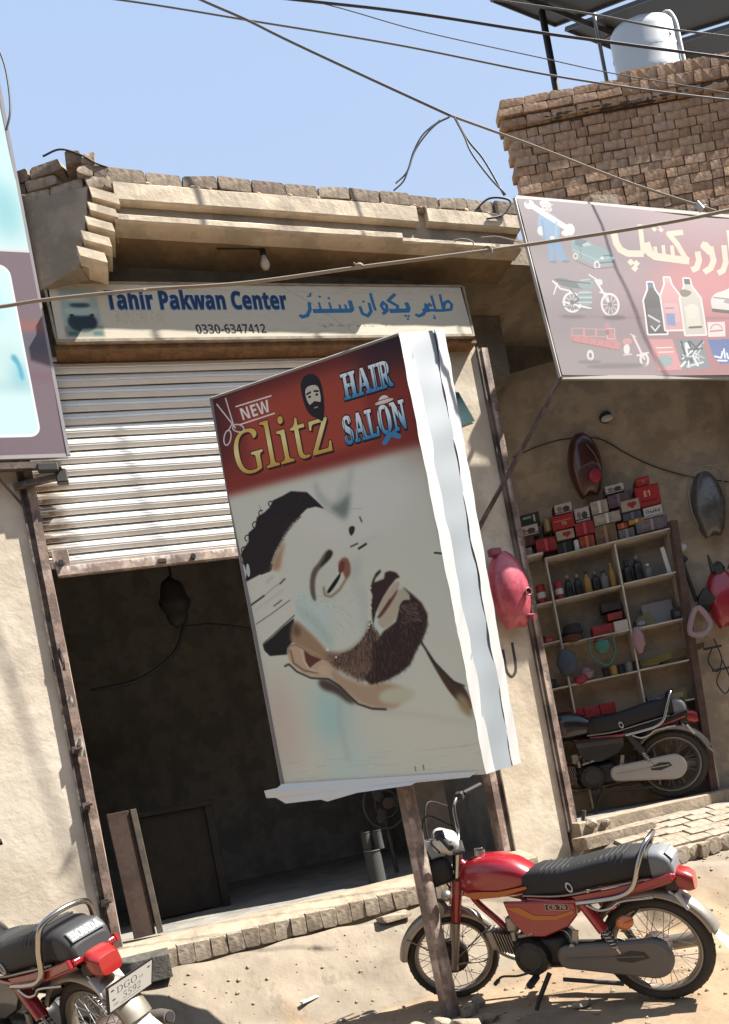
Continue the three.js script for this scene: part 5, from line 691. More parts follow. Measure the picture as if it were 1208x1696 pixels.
  const clutter = [[1.90, 2.475, 0.10, 0.08, 'grey', 'small grey carton at the left of the right-hand third board'], [2.24, 2.49, 0.08, 0.12, 'black', 'black carton upright at the right end of the third board'], [0.75, 2.53, 0.16, 0.10, 'maroon', 'maroon carton on the far left third board'], [0.93, 2.52, 0.15, 0.08, 'black', 'black flat carton on the far left third board'], [1.03, 2.51, 0.12, 0.06, 'red', 'thin red carton near the second upright on the third board'], [0.74, 2.09, 0.15, 0.11, 'slate', 'slate carton on the far left fourth board'], [0.94, 2.08, 0.18, 0.09, 'black', 'black carton beside the slate one on the fourth board'], [1.90, 1.72, 0.16, 0.10, 'grey', 'grey carton low behind the motorcycle seat'], [2.10, 1.73, 0.18, 0.12, 'olive', 'olive carton low behind the motorcycle seat'], [0.72, 3.41, 0.16, 0.09, 'grey', 'grey carton at the far left end of the top board'], [0.74, 3.50, 0.15, 0.08, 'maroon', 'dark maroon carton on the grey one at the far left of the top board']];
  for (const [u, y, w, h, c, lab] of clutter) { const b = thing('carton', lab, 'carton', onW(u, y, 0.15).toArray(), [0, wTurn + (r() - 0.5) * 0.2, 0], 'spare-part cartons on the shelf'); part('box', rb(w, h, 0.12, 0.004, 1), mat(...cols[c], 0.75, { map: brickT }), b); part('tape', bx(-w * 0.3, w * 0.3, -h * 0.2, h * 0.2, 0.0605, 0.062), mat(...cols[c].map((x) => x * 1.6 + 0.04), 0.6), b); }
  // tools on the wall
  const tl = onShop('hand_pump', 'long tool with a white rounded head hanging right of the shelves', 'tool', 2.40, 2.86, 0.1); part('shaft', rod([-0.02, 0.2, 0], [0.05, -0.28, 0.01], 0.018), M.dark, tl); part('head', [new THREE.SphereGeometry(0.048, 16, 12).scale(1, 0.8, 0.7).translate(0.0, 0.25, 0.03)], M.white, tl); part('neck', [rod([-0.05, 0.22, 0.0], [0.02, 0.12, 0.02], 0.03)], M.dark, tl);
  for (const [u, y, lab] of [[2.52, 2.12, 'black hook with a hanging cord right of the post'], [2.56, 1.9, 'lower cord loop right of the post']]) { const h = onShop('hook', lab, 'hook', u, y, 0.04); part('hook_bar', rod([-0.08, 0, 0.03], [0.08, 0.0, 0.04], 0.012), M.dark, h); part('cord', tube([[0, 0, 0.03], [-0.06, -0.12, 0.04], [0.0, -0.24, 0.04], [0.06, -0.14, 0.04], [0.03, 0.08, 0.03]], 0.006, 30), M.dark, h); }
  tag(part('wire', tube([[1.035, 4.416], [1.3, 4.46], [1.55, 4.46], [1.863, 4.38], [2.1, 4.16], [2.304, 3.988], [2.605, 3.80], [2.953, 3.65]].map(([u, y]) => onW(u, y, 0.02)), 0.006, 50, 6), M.dark), 'thin dark wire sagging across the upper workshop wall', 'wire');
}
// teal scrap of a poster on the pillar, and the black letter brushed on it
{
  const o = part('poster_scrap', quad([3.20, 4.62, 0.006], [3.30, 4.60, 0.03], [3.42, 4.36, 0.006], [3.22, 4.30, 0.006], 4, 4), mat(0.02, 0.11, 0.12, 0.8)); tag(o, 'torn teal poster scrap on the pillar behind the salon sign', 'poster');
  const u = part('painted_letter', [tube([[3.27, 2.36, 0.004], [3.275, 2.16, 0.004], [3.31, 2.12, 0.004], [3.355, 2.16, 0.004], [3.375, 2.41, 0.004]], 0.014, 40, 8)].map((g) => g.translate(0, 0, -0.004).scale(1, 1, 0.25)), mat(0.10, 0.085, 0.07, 0.95)); tag(u, 'dark brushed letter U on the sunlit pillar', 'graffiti');
}
// ---------------------------------------------------------------- things inside the dark left shop
{
  const woodDark = mat(0.035, 0.025, 0.018, 0.85, { map: brickT });
  const T = thing('table', 'dark wooden table deep in the left shop', 'table', [0.36, 0.60, -1.4]);
  part('front_board', bx(-0.27, 0.29, 0.02, 0.915, 0.235, 0.25), woodDark, T); part('tabletop', rbx(-0.36, 0.38, 0.92, 0.97, -0.35, 0.3, 0.008), woodDark, T); for (const [x, z] of [[-0.31, 0.25], [0.33, 0.25], [-0.31, -0.3], [0.33, -0.3]]) part('leg', rbx(x - 0.035, x + 0.035, 0, 0.92, z - 0.035, z + 0.035, 0.006), woodDark, T);
  const P = thing('plank', 'upright reddish wooden plank just inside the left door rail', 'plank', [-0.02, 0.62, -0.22], [0, 0, 0.03]); part('board', rbx(-0.10, 0.06, 0, 0.95, -0.02, 0.02, 0.005), mat(0.085, 0.05, 0.035, 0.85, { map: brickT }), P); part('batten', rbx(0.07, 0.115, 0, 0.95, -0.012, 0.035, 0.005), mat(0.14, 0.11, 0.08, 0.8, { map: brickT }), P);
  tag(part('bundle', [blob(0.24, 0.46, 0.2, 40).translate(0.70, 3.28, -0.8), tube([[0.70, 3.9, -0.8], [0.71, 3.5, -0.8]], 0.01)], M.black), 'black bundle hanging just below the shutter in the dark shop', 'bundle');
  tag(part('wire', [tube([[0.74, 3.06, -0.8], [0.62, 2.85, -0.8], [0.3, 2.66, -0.8], [-0.1, 2.62, -0.85]], 0.018, 40), tube([[0.74, 3.06, -0.8], [1.0, 3.05, -0.8], [1.3, 2.98, -0.8]], 0.012, 30)], M.black), 'drooping black wires below the hanging bundle', 'wire');
  const F = thing('pedestal_fan', 'dark round fan standing behind the post in the left shop', 'fan', [2.14, 0.62, -0.55], [0, 0.25, 0]);
  part('guard', [new THREE.TorusGeometry(0.22, 0.012, 8, 40).translate(0, 0.62, 0), new THREE.TorusGeometry(0.12, 0.006, 8, 32).translate(0, 0.62, 0.03)], M.dark, F); part('hub', [rod([0, 0.62, -0.1], [0, 0.62, 0.05], 0.06, 0.05, 18)], mat(0.05, 0.025, 0.02, 0.6), F); part('stand', [rod([0, 0, 0], [0, 0.55, -0.05], 0.02)], M.dark, F); for (let k = 0; k < 3; k++) part('blade', new THREE.SphereGeometry(0.1, 14, 8).scale(0.9, 0.5, 0.08).translate(0.1, 0, 0).rotateZ(k * 2.094).translate(0, 0.62, 0), M.dark, F);
  const jar = thing('jar', 'grey metal canister on the floor left of the fan', 'canister', [1.88, 0.615, -0.35]); part('body', [rod([0, 0, 0], [0, 0.26, 0], 0.075, 0.07, 20)], mat(0.07, 0.07, 0.066, 0.9), jar); part('rim', new THREE.TorusGeometry(0.07, 0.008, 8, 24).rotateX(Math.PI / 2).translate(0, 0.26, 0), M.dark, jar);
  const jar2 = jar.clone(); jar2.name = numbered('jar'); jar2.position.set(1.86, 0.88, -0.38); jar2.scale.set(0.55, 0.6, 0.55); scene.add(jar2); tag(jar2, 'small grey tin standing on the metal canister', 'tin'); const jar3 = jar2.clone(); jar3.name = numbered('jar'); jar3.position.set(1.95, 0.88, -0.34); scene.add(jar3); tag(jar3, 'small grey tin beside the first one near the fan', 'tin');
}
// ---------------------------------------------------------------- stones, slabs and litter on the ground
{
  const r = rng(44), put = (name, lab, cat, g, m, x, z, dy, rot = 0, group) => { const o = part(name, g, m); o.position.set(x, groundY(x, z) + dy, z); o.rotation.y = rot; tag(o, lab, cat, group); return o; };
  const gp = 'stones round the foot of the post';
  for (const [x, z, w, h, d, lab] of [[1.42, 1.70, 0.20, 0.08, 0.13, 'large flat stone left of the post foot'], [1.63, 1.66, 0.15, 0.10, 0.12, 'blocky sunlit stone right of the post foot'], [1.73, 1.58, 0.10, 0.11, 0.09, 'upright stone farthest right of the post foot'], [1.30, 1.62, 0.13, 0.06, 0.1, 'small stone at the left of the post stones'], [1.50, 1.86, 0.22, 0.08, 0.14, 'broad stone in front of the post foot'], [1.66, 1.84, 0.14, 0.07, 0.1, 'stone at the lower right of the post'], [1.36, 1.86, 0.12, 0.07, 0.1, 'stone at the lower left of the post'], [1.52, 1.46, 0.12, 0.06, 0.09, 'stone half hidden behind the post foot']]) put('stone', lab, 'stone', stone(w, h, d, r), clayStep[Math.floor(r() * 3)], x, z, h * 0.28, r() * 3, gp);
  put('slab', 'broken flat slab lying below the step beside the motorcycle wheel', 'slab', block(0.24, 0.05, 0.13, 0.014, 0.012, r), clayStep[0], 1.70, 0.44, 0.03, 0.15);
  put('paper_scrap', 'small white scrap lying on the sand below the step', 'litter', [new THREE.BoxGeometry(0.10, 0.008, 0.035), new THREE.BoxGeometry(0.05, 0.012, 0.03).translate(-0.07, 0.004, 0.006)], M.white, 0.91, 0.82, 0.014, 0.5);
  put('slab', 'dark sunken slab edge beside the pillar foot behind the seat', 'slab', block(0.75, 0.10, 0.16, 0.014, 0.014, r), clayStep[1], 3.85, 0.26, 0.0, 0.05);
  put('rubble', 'crumbled plaster lump at the foot of the right door rail', 'rubble', [stone(0.16, 0.12, 0.12, r), stone(0.1, 0.08, 0.1, r).translate(0.12, -0.02, 0.03)], clayStep[2], 3.74, 0.12, 0.09);
  put('stone', 'pale stone lying in front of the motorcycle', 'stone', stone(0.13, 0.05, 0.09, r), clayStep[2], 2.12, 2.05, 0.02); put('stone', 'small pebble under the motorcycle stand', 'stone', stone(0.05, 0.035, 0.045, r), clayStep[0], 2.05, 1.75, 0.012);
  // worn rubber block by the left door rail
  const R = []; for (let i = 0; i <= 10; i++) { const x = -0.19 + i * 0.038; R.push([[x, 0.0, -0.09], [x, 0.14 + 0.01 * Math.sin(i), -0.10], [x, 0.175, -0.06], [x, 0.18, 0.03], [x, 0.15, 0.08], [x, 0.0, 0.085]]); }
  const g = loft(R).toNonIndexed(); g.computeVertexNormals(); const o = part('rubber_block', [g], mat(0.13, 0.12, 0.10, 0.95, { map: brickT, bumpMap: roughB, bumpScale: 0.006 })); o.position.set(-0.10, 0.42, 0.46); tag(o, 'weathered grey rubber block at the foot of the left door rail', 'rubber block');
}
// ---------------------------------------------------------------- motorcycles
// local frame: front axle at x 0, rear axle at x 1.2, y up, z towards the rider's left
function makeBike(root, o) {
  const R = 0.284, paint = o.paint, S = o.steer, ax = [0.0, R], hd = [0.19, 0.93];
  const dir = V(hd[0] - ax[0], hd[1] - ax[1], 0).normalize();
  const stm = new THREE.Matrix4().makeTranslation(ax[0], ax[1], 0).multiply(new THREE.Matrix4().makeRotationAxis(dir, S)).multiply(new THREE.Matrix4().makeTranslation(-ax[0], -ax[1], 0));
  const stb = new THREE.Matrix4().makeTranslation(0.2, R + 0.7, 0).multiply(new THREE.Matrix4().makeRotationX(o.twist ?? 0)).multiply(new THREE.Matrix4().makeTranslation(-0.2, -R - 0.7, 0)), bm = new THREE.Matrix4().makeTranslation(ax[0], ax[1], 0).multiply(new THREE.Matrix4().makeRotationAxis(dir, o.bars ?? S)).multiply(new THREE.Matrix4().makeTranslation(-ax[0], -ax[1], 0)).multiply(stb);
  const SB = (g) => (Array.isArray(g) ? g : [g]).map((q) => q.applyMatrix4(bm));
  const ST = (g) => (Array.isArray(g) ? g : [g]).map((q) => q.applyMatrix4(stm));
  const wheel = (cx, steer, tw) => {
    const w = sub('wheel', root), f = (g) => { const q = (Array.isArray(g) ? g : [g]).map((e) => e.translate(cx, R, 0)); return steer ? ST(q) : q; };
    part('tyre', f(new THREE.TorusGeometry(R - tw, tw, 14, 56)), M.rubber, w);
    const tread = []; for (let k = 0; k < 64; k++) { const a = k / 64 * 6.2832; tread.push(new THREE.BoxGeometry(0.008, 0.006, tw * 0.7).translate(0, R - 0.0035, (k % 2 - 0.5) * tw * 0.45).rotateZ(a)); } const tr = part('tread', f(tread), M.rubber, w); tr.userData.kind = 'stuff';
    const rimP = [[R - tw * 2 - 0.004, -0.026], [R - tw * 2 + 0.008, -0.026], [R - tw * 2 + 0.004, -0.012], [R - tw * 2 - 0.012, 0], [R - tw * 2 + 0.004, 0.012], [R - tw * 2 + 0.008, 0.026], [R - tw * 2 - 0.004, 0.026], [R - tw * 2 - 0.02, 0], [R - tw * 2 - 0.004, -0.026]];
    part('rim', f(new THREE.LatheGeometry(rimP.map(([x, y]) => new THREE.Vector2(x, y)), 56).rotateX(Math.PI / 2)), M.dustyChrome, w);
    const hubR = steer ? 0.095 : 0.075; part('hub', f([rod([0, 0, -0.05], [0, 0, 0.05], hubR, hubR * 0.96, 28), rod([0, 0, 0.05], [0, 0, 0.062], hubR * 0.8, hubR * 0.6, 24), rod([0, 0, -0.09], [0, 0, 0.09], 0.012)]), mat(0.075, 0.05, 0.04, 0.6, { metalness: 0.3 }), w);
    const sp = []; for (let k = 0; k < 36; k++) { const a = k / 36 * 6.2832, s = k % 2 ? 0.03 : -0.03, b = a + (k % 4 < 2 ? 0.5 : -0.5); sp.push(rod([Math.cos(b) * hubR * 0.9, Math.sin(b) * hubR * 0.9, s], [Math.cos(a) * (R - 2 * tw), Math.sin(a) * (R - 2 * tw), 0], 0.0019, 0.0019, 5)); } part('spokes', f(sp), M.steel, w).userData.kind = 'stuff';
  };
  wheel(0, true, 0.027); wheel(1.2, false, 0.031);
  // curved mudguards
  const guard = (cx, a0, a1, rad, hw, n = 26) => { const rings = []; for (let i = 0; i <= n; i++) { const a = lerp(a0, a1, i / n), c = Math.cos(a), s = Math.sin(a), pr = [[-hw, -0.028], [-hw, -0.004], [-hw * 0.55, 0.012], [0, 0.017], [hw * 0.55, 0.012], [hw, -0.004], [hw, -0.028]], o1 = pr.map(([z, d]) => [cx + c * (rad + d), R + s * (rad + d), z]), o2 = [...pr].reverse().map(([z, d]) => [cx + c * (rad + d - 0.004), R + s * (rad + d - 0.004), z * 0.97]); rings.push([...o1, ...o2]); } return loft(rings); };
  part('front_mudguard', ST(guard(0, 0.15, 2.95, R + 0.028, 0.052)), M.dustyChrome, root);
  part('mudguard_stay', ST([rod([-0.02, R, 0.065], [-0.24, R + 0.2, 0.055], 0.005), rod([0.01, R, 0.065], [0.27, R + 0.16, 0.055], 0.005)]), M.steel, root);
  part('rear_mudguard', guard(1.2, 0.30, 2.55, R + 0.042, 0.062), M.dustyChrome, root);
  // white splash flap with its curled end
  part('mud_flap', [quad([1.41, 0.50, 0.048], [1.41, 0.50, -0.048], [1.505, 0.35, -0.052], [1.505, 0.35, 0.052], 6, 6, (s, t) => 0.016 * Math.sin(3.14 * s)), quad([1.505, 0.35, 0.052], [1.505, 0.35, -0.052], [1.56, 0.285, -0.062], [1.56, 0.285, 0.062], 6, 3, (s, t) => 0.016 * (1 - t) * Math.sin(3.14 * s))].map((g) => { g.userData = {}; return g; }), o.flap ?? mat(0.6, 0.6, 0.6, 0.6), root);
  // fork
  for (const z of [0.072, -0.072]) { const f = sub('fork_leg', root); part('slider', ST([rod([-0.01, R - 0.055, z], [0.075, R + 0.24, z], 0.024, 0.026, 14)]), M.dustyChrome, f); part('shroud', ST([rod([0.077, R + 0.25, z], [0.15, R + 0.5, z], 0.031, 0.034, 14)]), paint, f); part('upper_tube', ST([rod([0.15, R + 0.5, z], [0.20, R + 0.67, z], 0.018)]), M.chrome, f); }
  part('yoke', ST([rb(0.08, 0.03, 0.2, 0.01, 1).translate(0.155, R + 0.50, 0), rb(0.07, 0.025, 0.2, 0.01, 1).translate(0.205, R + 0.665, 0), rod([0.145, R + 0.42, 0], [0.21, R + 0.68, 0], 0.026)]), M.dark, root);
  // headlamp and instruments
  part('headlamp_shell', ST([rb(0.17, 0.15, 0.19, 0.045, 3).rotateZ(0.1).translate(0.055, R + 0.56, 0)]), o.lampShell ?? M.black, root);
  part('headlamp_rim', ST([rb(0.024, 0.16, 0.20, 0.012, 2).rotateZ(0.1).translate(-0.035, R + 0.555, 0)]), M.chrome, root);
  part('headlamp_lens', ST([rb(0.018, 0.13, 0.17, 0.008, 2).rotateZ(0.1).translate(-0.046, R + 0.554, 0)]), phys(0.75, 0.8, 0.82, 0.08, { clearcoat: 1 }), root);
  part('speedometer', ST([rb(0.16, 0.12, 0.21, 0.05, 4).rotateZ(-0.5).translate(0.14, R + 0.715, -0.03)]), o.dial ?? phys(0.8, 0.8, 0.78, 0.3, { clearcoat: 0.6 }), root);
  part('dial_glass', ST([rod([0.158, R + 0.735, 0.04], [0.165, R + 0.745, 0.04], 0.036, 0.036, 20), rod([0.158, R + 0.735, -0.05], [0.165, R + 0.745, -0.05], 0.036, 0.036, 20)]), phys(0.08, 0.09, 0.1, 0.1), root);
  if (o.mirror) { const mg = (g) => g.rotateY(0.75).rotateZ(-0.06).translate(0.075, R + 0.69, 0.06); part('mirror', mg(rb(0.125, 0.135, 0.022, 0.01, 2)), M.chrome, root); part('mirror_glass', mg(rb(0.105, 0.112, 0.004, 0.002, 1).translate(0, 0, 0.0125)), phys(0.5, 0.6, 0.64, 0.12, { metalness: 0.3 }), root); part('mirror_stalk', rod([0.09, R + 0.68, 0.045], [0.18, R + 0.69, 0.03], 0.007), M.chrome, root); }
  part('horn', ST([rod([0.03, R + 0.36, 0.06], [0.0, R + 0.36, 0.085], 0.04, 0.046, 20)]), M.steel, root);
  for (const z of [0.17, -0.17]) { const t = sub('front_indicator', root); part('stalk', ST([rod([0.1, R + 0.47, z * 0.5], [0.08, R + 0.47, z], 0.008)]), M.chrome, t); part('lamp', ST([new THREE.SphereGeometry(0.04, 16, 12).scale(0.8, 0.85, 0.9).translate(0.07, R + 0.47, z * 1.15)]), z > 0 ? M.steel : phys(0.7, 0.2, 0.02, 0.25), t); }
  // handlebar
  const hb = (s) => [[0.205, R + 0.69, 0.03 * s], [0.20, R + 0.72, 0.09 * s], [0.20, R + 0.86, 0.17 * s], [0.22, R + 0.885, 0.24 * s], [0.32, R + 0.87, 0.38 * s]];
  part('handlebar', SB([tube([...hb(1)].reverse().concat(hb(-1)), 0.0115, 60, 10)]), M.chrome, root);
  for (const s of [1, -1]) {
    part('grip', SB([rod([0.245, R + 0.882, 0.275 * s], [0.325, R + 0.869, 0.388 * s], 0.0175, 0.0175, 14)]), s > 0 ? M.black : M.black, root);
    part('lever', SB([tube([[0.215, R + 0.885, 0.235 * s], [0.18, R + 0.87, 0.27 * s], [0.26, R + 0.86, 0.40 * s]], 0.006, 16)]), M.chrome, root);
    part('switch_box', SB([rb(0.05, 0.05, 0.045, 0.01, 1).translate(0.226, R + 0.884, 0.245 * s)]), M.dark, root);
  }
  part('control_cables', ST([tube([[0.21, R + 0.87, 0.22], [0.08, R + 0.93, 0.1], [0.02, R + 0.74, 0.03], [0.11, R + 0.4, 0.05]], 0.005, 30), tube([[0.21, R + 0.87, -0.22], [0.1, R + 0.95, -0.1], [0.05, R + 0.74, 0.0], [0.14, R + 0.42, -0.03]], 0.005, 30)]), M.black, root);
  part('speedo_cable', ST([tube([[0.02, R - 0.02, 0.09], [0.22, R - 0.02, 0.10], [0.24, R + 0.16, 0.1], [0.13, R + 0.34, 0.08]], 0.006, 30)]), M.cablePale, root);
  // fuel tank
  const tk = [[0.185, 0.77, 0.04, 0.055], [0.21, 0.775, 0.085, 0.085], [0.27, 0.78, 0.115, 0.112], [0.36, 0.785, 0.128, 0.125], [0.46, 0.78, 0.125, 0.126], [0.55, 0.765, 0.105, 0.115], [0.62, 0.745, 0.075, 0.095], [0.66, 0.73, 0.045, 0.07]];
  const tank = part('fuel_tank', loft(tk.map(([x, cy, hy, hz]) => ring(x, cy - 0.02, 0, hy, hz, 2.6, 28, 1.05))), paint, root);
  part('filler_cap', [rod([0.33, 0.893, 0], [0.335, 0.925, 0], 0.038, 0.034, 22), rb(0.05, 0.014, 0.022, 0.005, 1).translate(0.335, 0.93, 0)], M.chrome, root);
  if (o.decal) part('tank_stripe', [1, -1].map((s) => { const pts = [[0.215, 0.70], [0.30, 0.665], [0.45, 0.665], [0.62, 0.70], [0.62, 0.712], [0.45, 0.695], [0.32, 0.705]], z = 0.122; return extrude(pts, 0.006, 0.0012, 0).translate(0, 0.0, s > 0 ? z - 0.002 : -z - 0.004); }), mat(0.62, 0.16, 0.03, 0.4), root);
  if (o.decal) part('tank_badge', [extrude([[0.31, 0.855], [0.345, 0.86], [0.375, 0.885], [0.34, 0.88]], 0.004, 0.001).rotateX(-0.55).translate(0, 0.03, 0.50)], mat(0.7, 0.35, 0.3, 0.5), root);
  // seat
  const st = [[0.575, 0.70, 0.05, 0.09], [0.60, 0.715, 0.075, 0.112], [0.68, 0.73, 0.083, 0.125], [0.80, 0.725, 0.08, 0.13], [0.90, 0.735, 0.082, 0.132], [1.02, 0.755, 0.082, 0.132], [1.14, 0.768, 0.082, 0.128], [1.24, 0.770, 0.078, 0.118], [1.29, 0.755, 0.075, 0.105]];
  part('seat', loft(st.map(([x, cy, hy, hz]) => ring(x, cy - 0.01, 0, hy, hz, 3.6, 28))), M.black, root);
  const rib = []; for (let k = 0; k < 16; k++) { const x = 0.72 + k * 0.030, h = x < 0.9 ? 0.798 : lerp(0.80, 0.842, clamp((x - 0.9) / 0.24)); rib.push(tube([[x - 0.02, h - 0.05, 0.126], [x - 0.008, h - 0.008, 0.10], [x, h - 0.002, 0.05], [x, h - 0.002, -0.05], [x - 0.008, h - 0.008, -0.10]], 0.005, 16, 6)); }
  part('seat_ribs', rib, M.black, root).userData.kind = 'stuff';
  part('seat_piping', [tube([[0.58, 0.655, 0.102], [0.8, 0.645, 0.128], [1.0, 0.665, 0.131], [1.24, 0.69, 0.118]], 0.006, 40)], M.steel, root);
  // padded seat end with lettering
  const pad = [[1.28, 0.757, 0.080, 0.110], [1.32, 0.756, 0.080, 0.112], [1.352, 0.748, 0.074, 0.108], [1.374, 0.738, 0.058, 0.098], [1.384, 0.732, 0.03, 0.08]];
  part('seat_end', loft(pad.map(([x, cy, hy, hz]) => ring(x, cy - 0.01, 0, hy, hz, 3.6, 26))), o.seatEnd, root);
  const word = canvasTex(256, 64, (g) => { g.fillStyle = o.wordBg; g.fillRect(0, 0, 256, 64); fitText(g, 'HONDA', 'bold SIZEpx serif', [10, 52], [246, 52], 42, (q, s) => { q.lineWidth = 5; q.strokeStyle = q.fillStyle = '#e9e7e2'; q.strokeText(s, 0, 0); q.fillText(s, 0, 0); }); });
  part('lettering', [quad([1.356, 0.812, 0.082], [1.356, 0.812, -0.082], [1.389, 0.770, -0.082], [1.389, 0.770, 0.082], 1, 1)], mat(1, 1, 1, 0.6, { map: word }), root);
  // chrome grab rail, both sides, arching over the seat end
  part('grab_rail', tube([[0.88, 0.60, 0.135], [1.02, 0.61, 0.145], [1.12, 0.625, 0.148], [1.18, 0.66, 0.148], [1.235, 0.78, 0.142], [1.275, 0.868, 0.115], [1.295, 0.893, 0.05], [1.295, 0.893, -0.05], [1.275, 0.868, -0.115], [1.235, 0.78, -0.142], [1.18, 0.66, -0.148], [1.12, 0.625, -0.148], [1.02, 0.61, -0.145], [0.88, 0.60, -0.135]], 0.013, 140, 10), M.chrome, root);
  part('seat_hook', new THREE.TorusGeometry(0.02, 0.005, 8, 20).scale(0.7, 1.2, 1).rotateZ(0.3).translate(0.86, 0.69, 0.136), M.white, root);
  part('lower_rail', tube([[0.93, 0.588, 0.14], [0.99, 0.555, 0.142], [1.06, 0.565, 0.142], [1.1, 0.59, 0.143], [1.27, 0.60, 0.13]], 0.008, 40), M.chrome, root);
  // frame, side covers, engine
  part('frame', [tube([[0.2, 0.86, 0], [0.34, 0.70, 0], [0.56, 0.62, 0], [0.74, 0.56, 0]], 0.028, 30), tube([[0.60, 0.63, 0.09], [0.9, 0.605, 0.12], [1.2, 0.635, 0.11], [1.36, 0.665, 0.08]], 0.014, 30), tube([[0.60, 0.63, -0.09], [0.9, 0.605, -0.12], [1.2, 0.635, -0.11], [1.36, 0.665, -0.08]], 0.014, 30), tube([[0.18, 0.78, 0], [0.24, 0.62, 0], [0.34, 0.5, 0], [0.42, 0.40, 0]], 0.020, 24)], o.frame ?? paint, root);
  part('tail_cowl', [extrude([[0.86, 0.635], [1.20, 0.672], [1.37, 0.708], [1.375, 0.68], [1.2, 0.64], [0.9, 0.605]], 0.02, 0.004).translate(0, 0, 0.112), extrude([[0.86, 0.635], [1.20, 0.672], [1.37, 0.708], [1.375, 0.68], [1.2, 0.64], [0.9, 0.605]], 0.02, 0.004).translate(0, 0, -0.132), rb(0.05, 0.03, 0.22, 0.01, 1).translate(1.36, 0.69, 0)], o.cowl ?? paint, root);
  for (const s of [1, -1]) { const c = sub('side_cover', root); part('cover', extrude([[0.47, 0.625], [0.86, 0.60], [0.855, 0.53], [0.80, 0.475], [0.66, 0.425], [0.56, 0.43], [0.49, 0.52]], 0.03, 0.008).translate(0, 0, s > 0 ? 0.095 : -0.125), paint, c); if (o.decal) { part('stripe', extrude([[0.475, 0.60], [0.55, 0.555], [0.62, 0.52], [0.75, 0.515], [0.85, 0.545], [0.85, 0.56], [0.75, 0.535], [0.63, 0.545], [0.55, 0.60]], 0.004, 0.001).translate(0, 0, s > 0 ? 0.1255 : -0.1295), mat(0.66, 0.2, 0.03, 0.4), c); const q = s > 0 ? quad([0.70, 0.607, 0.1275], [0.83, 0.598, 0.1275], [0.83, 0.562, 0.1275], [0.70, 0.567, 0.1275]) : null; if (q) part('badge', q, mat(1, 1, 1, 0.5, { map: canvasTex(128, 40, (g) => { g.fillStyle = '#4a1216'; g.fillRect(0, 0, 128, 40); g.strokeStyle = '#c9a892'; g.lineWidth = 4; g.strokeRect(2, 2, 124, 36); fitText(g, 'CD 70', 'bold SIZEpx sans-serif', [14, 32], [114, 32], 25, (a, t) => { a.fillStyle = '#d8c3ae'; a.fillText(t, 0, 0); }); }) }), c); } }
  const en = sub('engine', root); part('crankcase', [rb(0.34, 0.2, 0.2, 0.06, 3).translate(0.60, 0.31, 0), rod([0.56, 0.30, 0.09], [0.56, 0.30, 0.145], 0.105, 0.095, 28), rod([0.66, 0.31, -0.15], [0.66, 0.31, -0.09], 0.09, 0.1, 24)], mat(0.035, 0.034, 0.034, 0.5, { metalness: 0.4 }), en);
  const fins = []; for (let k = 0; k < 7; k++) fins.push(rb(0.008, 0.13, 0.13, 0.003, 1).rotateZ(0.2).translate(0.435 - k * 0.017, 0.355 + k * 0.0035, 0)); part('fins', fins, M.steel, en).userData.kind = 'stuff'; part('cylinder_head', [rb(0.05, 0.12, 0.12, 0.015, 2).rotateZ(0.2).translate(0.305, 0.385, 0)], M.steel, en);
  part('engine_cover', [rod([0.56, 0.30, 0.146], [0.56, 0.30, 0.152], 0.07, 0.06, 28), ...[0, 1, 2, 3, 4, 5].map((k) => rod([0.56 + 0.085 * Math.cos(k * 1.047), 0.30 + 0.085 * Math.sin(k * 1.047), 0.13], [0.56 + 0.085 * Math.cos(k * 1.047), 0.30 + 0.085 * Math.sin(k * 1.047), 0.152], 0.008, 0.008, 8))], mat(0.06, 0.057, 0.052, 0.55, { metalness: 0.4 }), root); part('air_box', [rb(0.13, 0.11, 0.14, 0.02, 2).translate(0.66, 0.53, 0)], M.dark, root); part('battery_strap', [beam([0.83, 0.44, 0.1], [0.80, 0.33, 0.1], 0.03, 0.012), rod([0.80, 0.36, 0.11], [0.80, 0.36, 0.13], 0.014, 0.014, 10)], M.steel, root); part('pedal_link', [rod([0.50, 0.42, 0.1], [0.60, 0.44, 0.12], 0.012), rod([0.47, 0.40, 0.1], [0.47, 0.45, 0.1], 0.016)], M.dustyChrome, root);
  part('carburettor', [rb(0.07, 0.09, 0.06, 0.015, 2).translate(0.45, 0.475, 0.03), rod([0.47, 0.49, 0.02], [0.58, 0.5, 0.02], 0.025)], M.steel, root); part('air_hose', tube([[0.40, 0.43, 0.02], [0.42, 0.47, 0.03], [0.50, 0.50, 0.02]], 0.018, 20), M.dark, root);
  // battery and rear swing arm, chain case
  part('swing_arm', [rod([0.72, 0.30, 0.085], [1.2, R, 0.085], 0.018), rod([0.72, 0.30, -0.085], [1.2, R, -0.085], 0.018)], M.dark, root);
  const cc = []; { const pts = []; const r0 = 0.052, r1 = 0.092; for (let k = 0; k <= 12; k++) { const a = Math.PI / 2 + k / 12 * Math.PI; pts.push([0.76 + r0 * 0.8 * Math.cos(a), 0.295 + r0 * Math.sin(a)]); } for (let k = 0; k <= 14; k++) { const a = -Math.PI / 2 - 0.1 + k / 14 * (Math.PI + 0.2); pts.push([1.2 + r1 * Math.cos(a), R - 0.012 + r1 * Math.sin(a)]); } cc.push(extrude(pts, 0.05, 0.012).translate(0, 0, 0.088)); cc.push(rb(0.42, 0.008, 0.01, 0.003, 1).translate(0.96, 0.295, 0.14)); }
  part('chain_case', cc, o.chain, root); part('chain_case_slot', extrude([[1.02, 0.30], [1.10, 0.325], [1.17, 0.315], [1.19, 0.285], [1.1, 0.262], [1.03, 0.275]], 0.006, 0.001).translate(0, 0, 0.1355), M.dark, root);
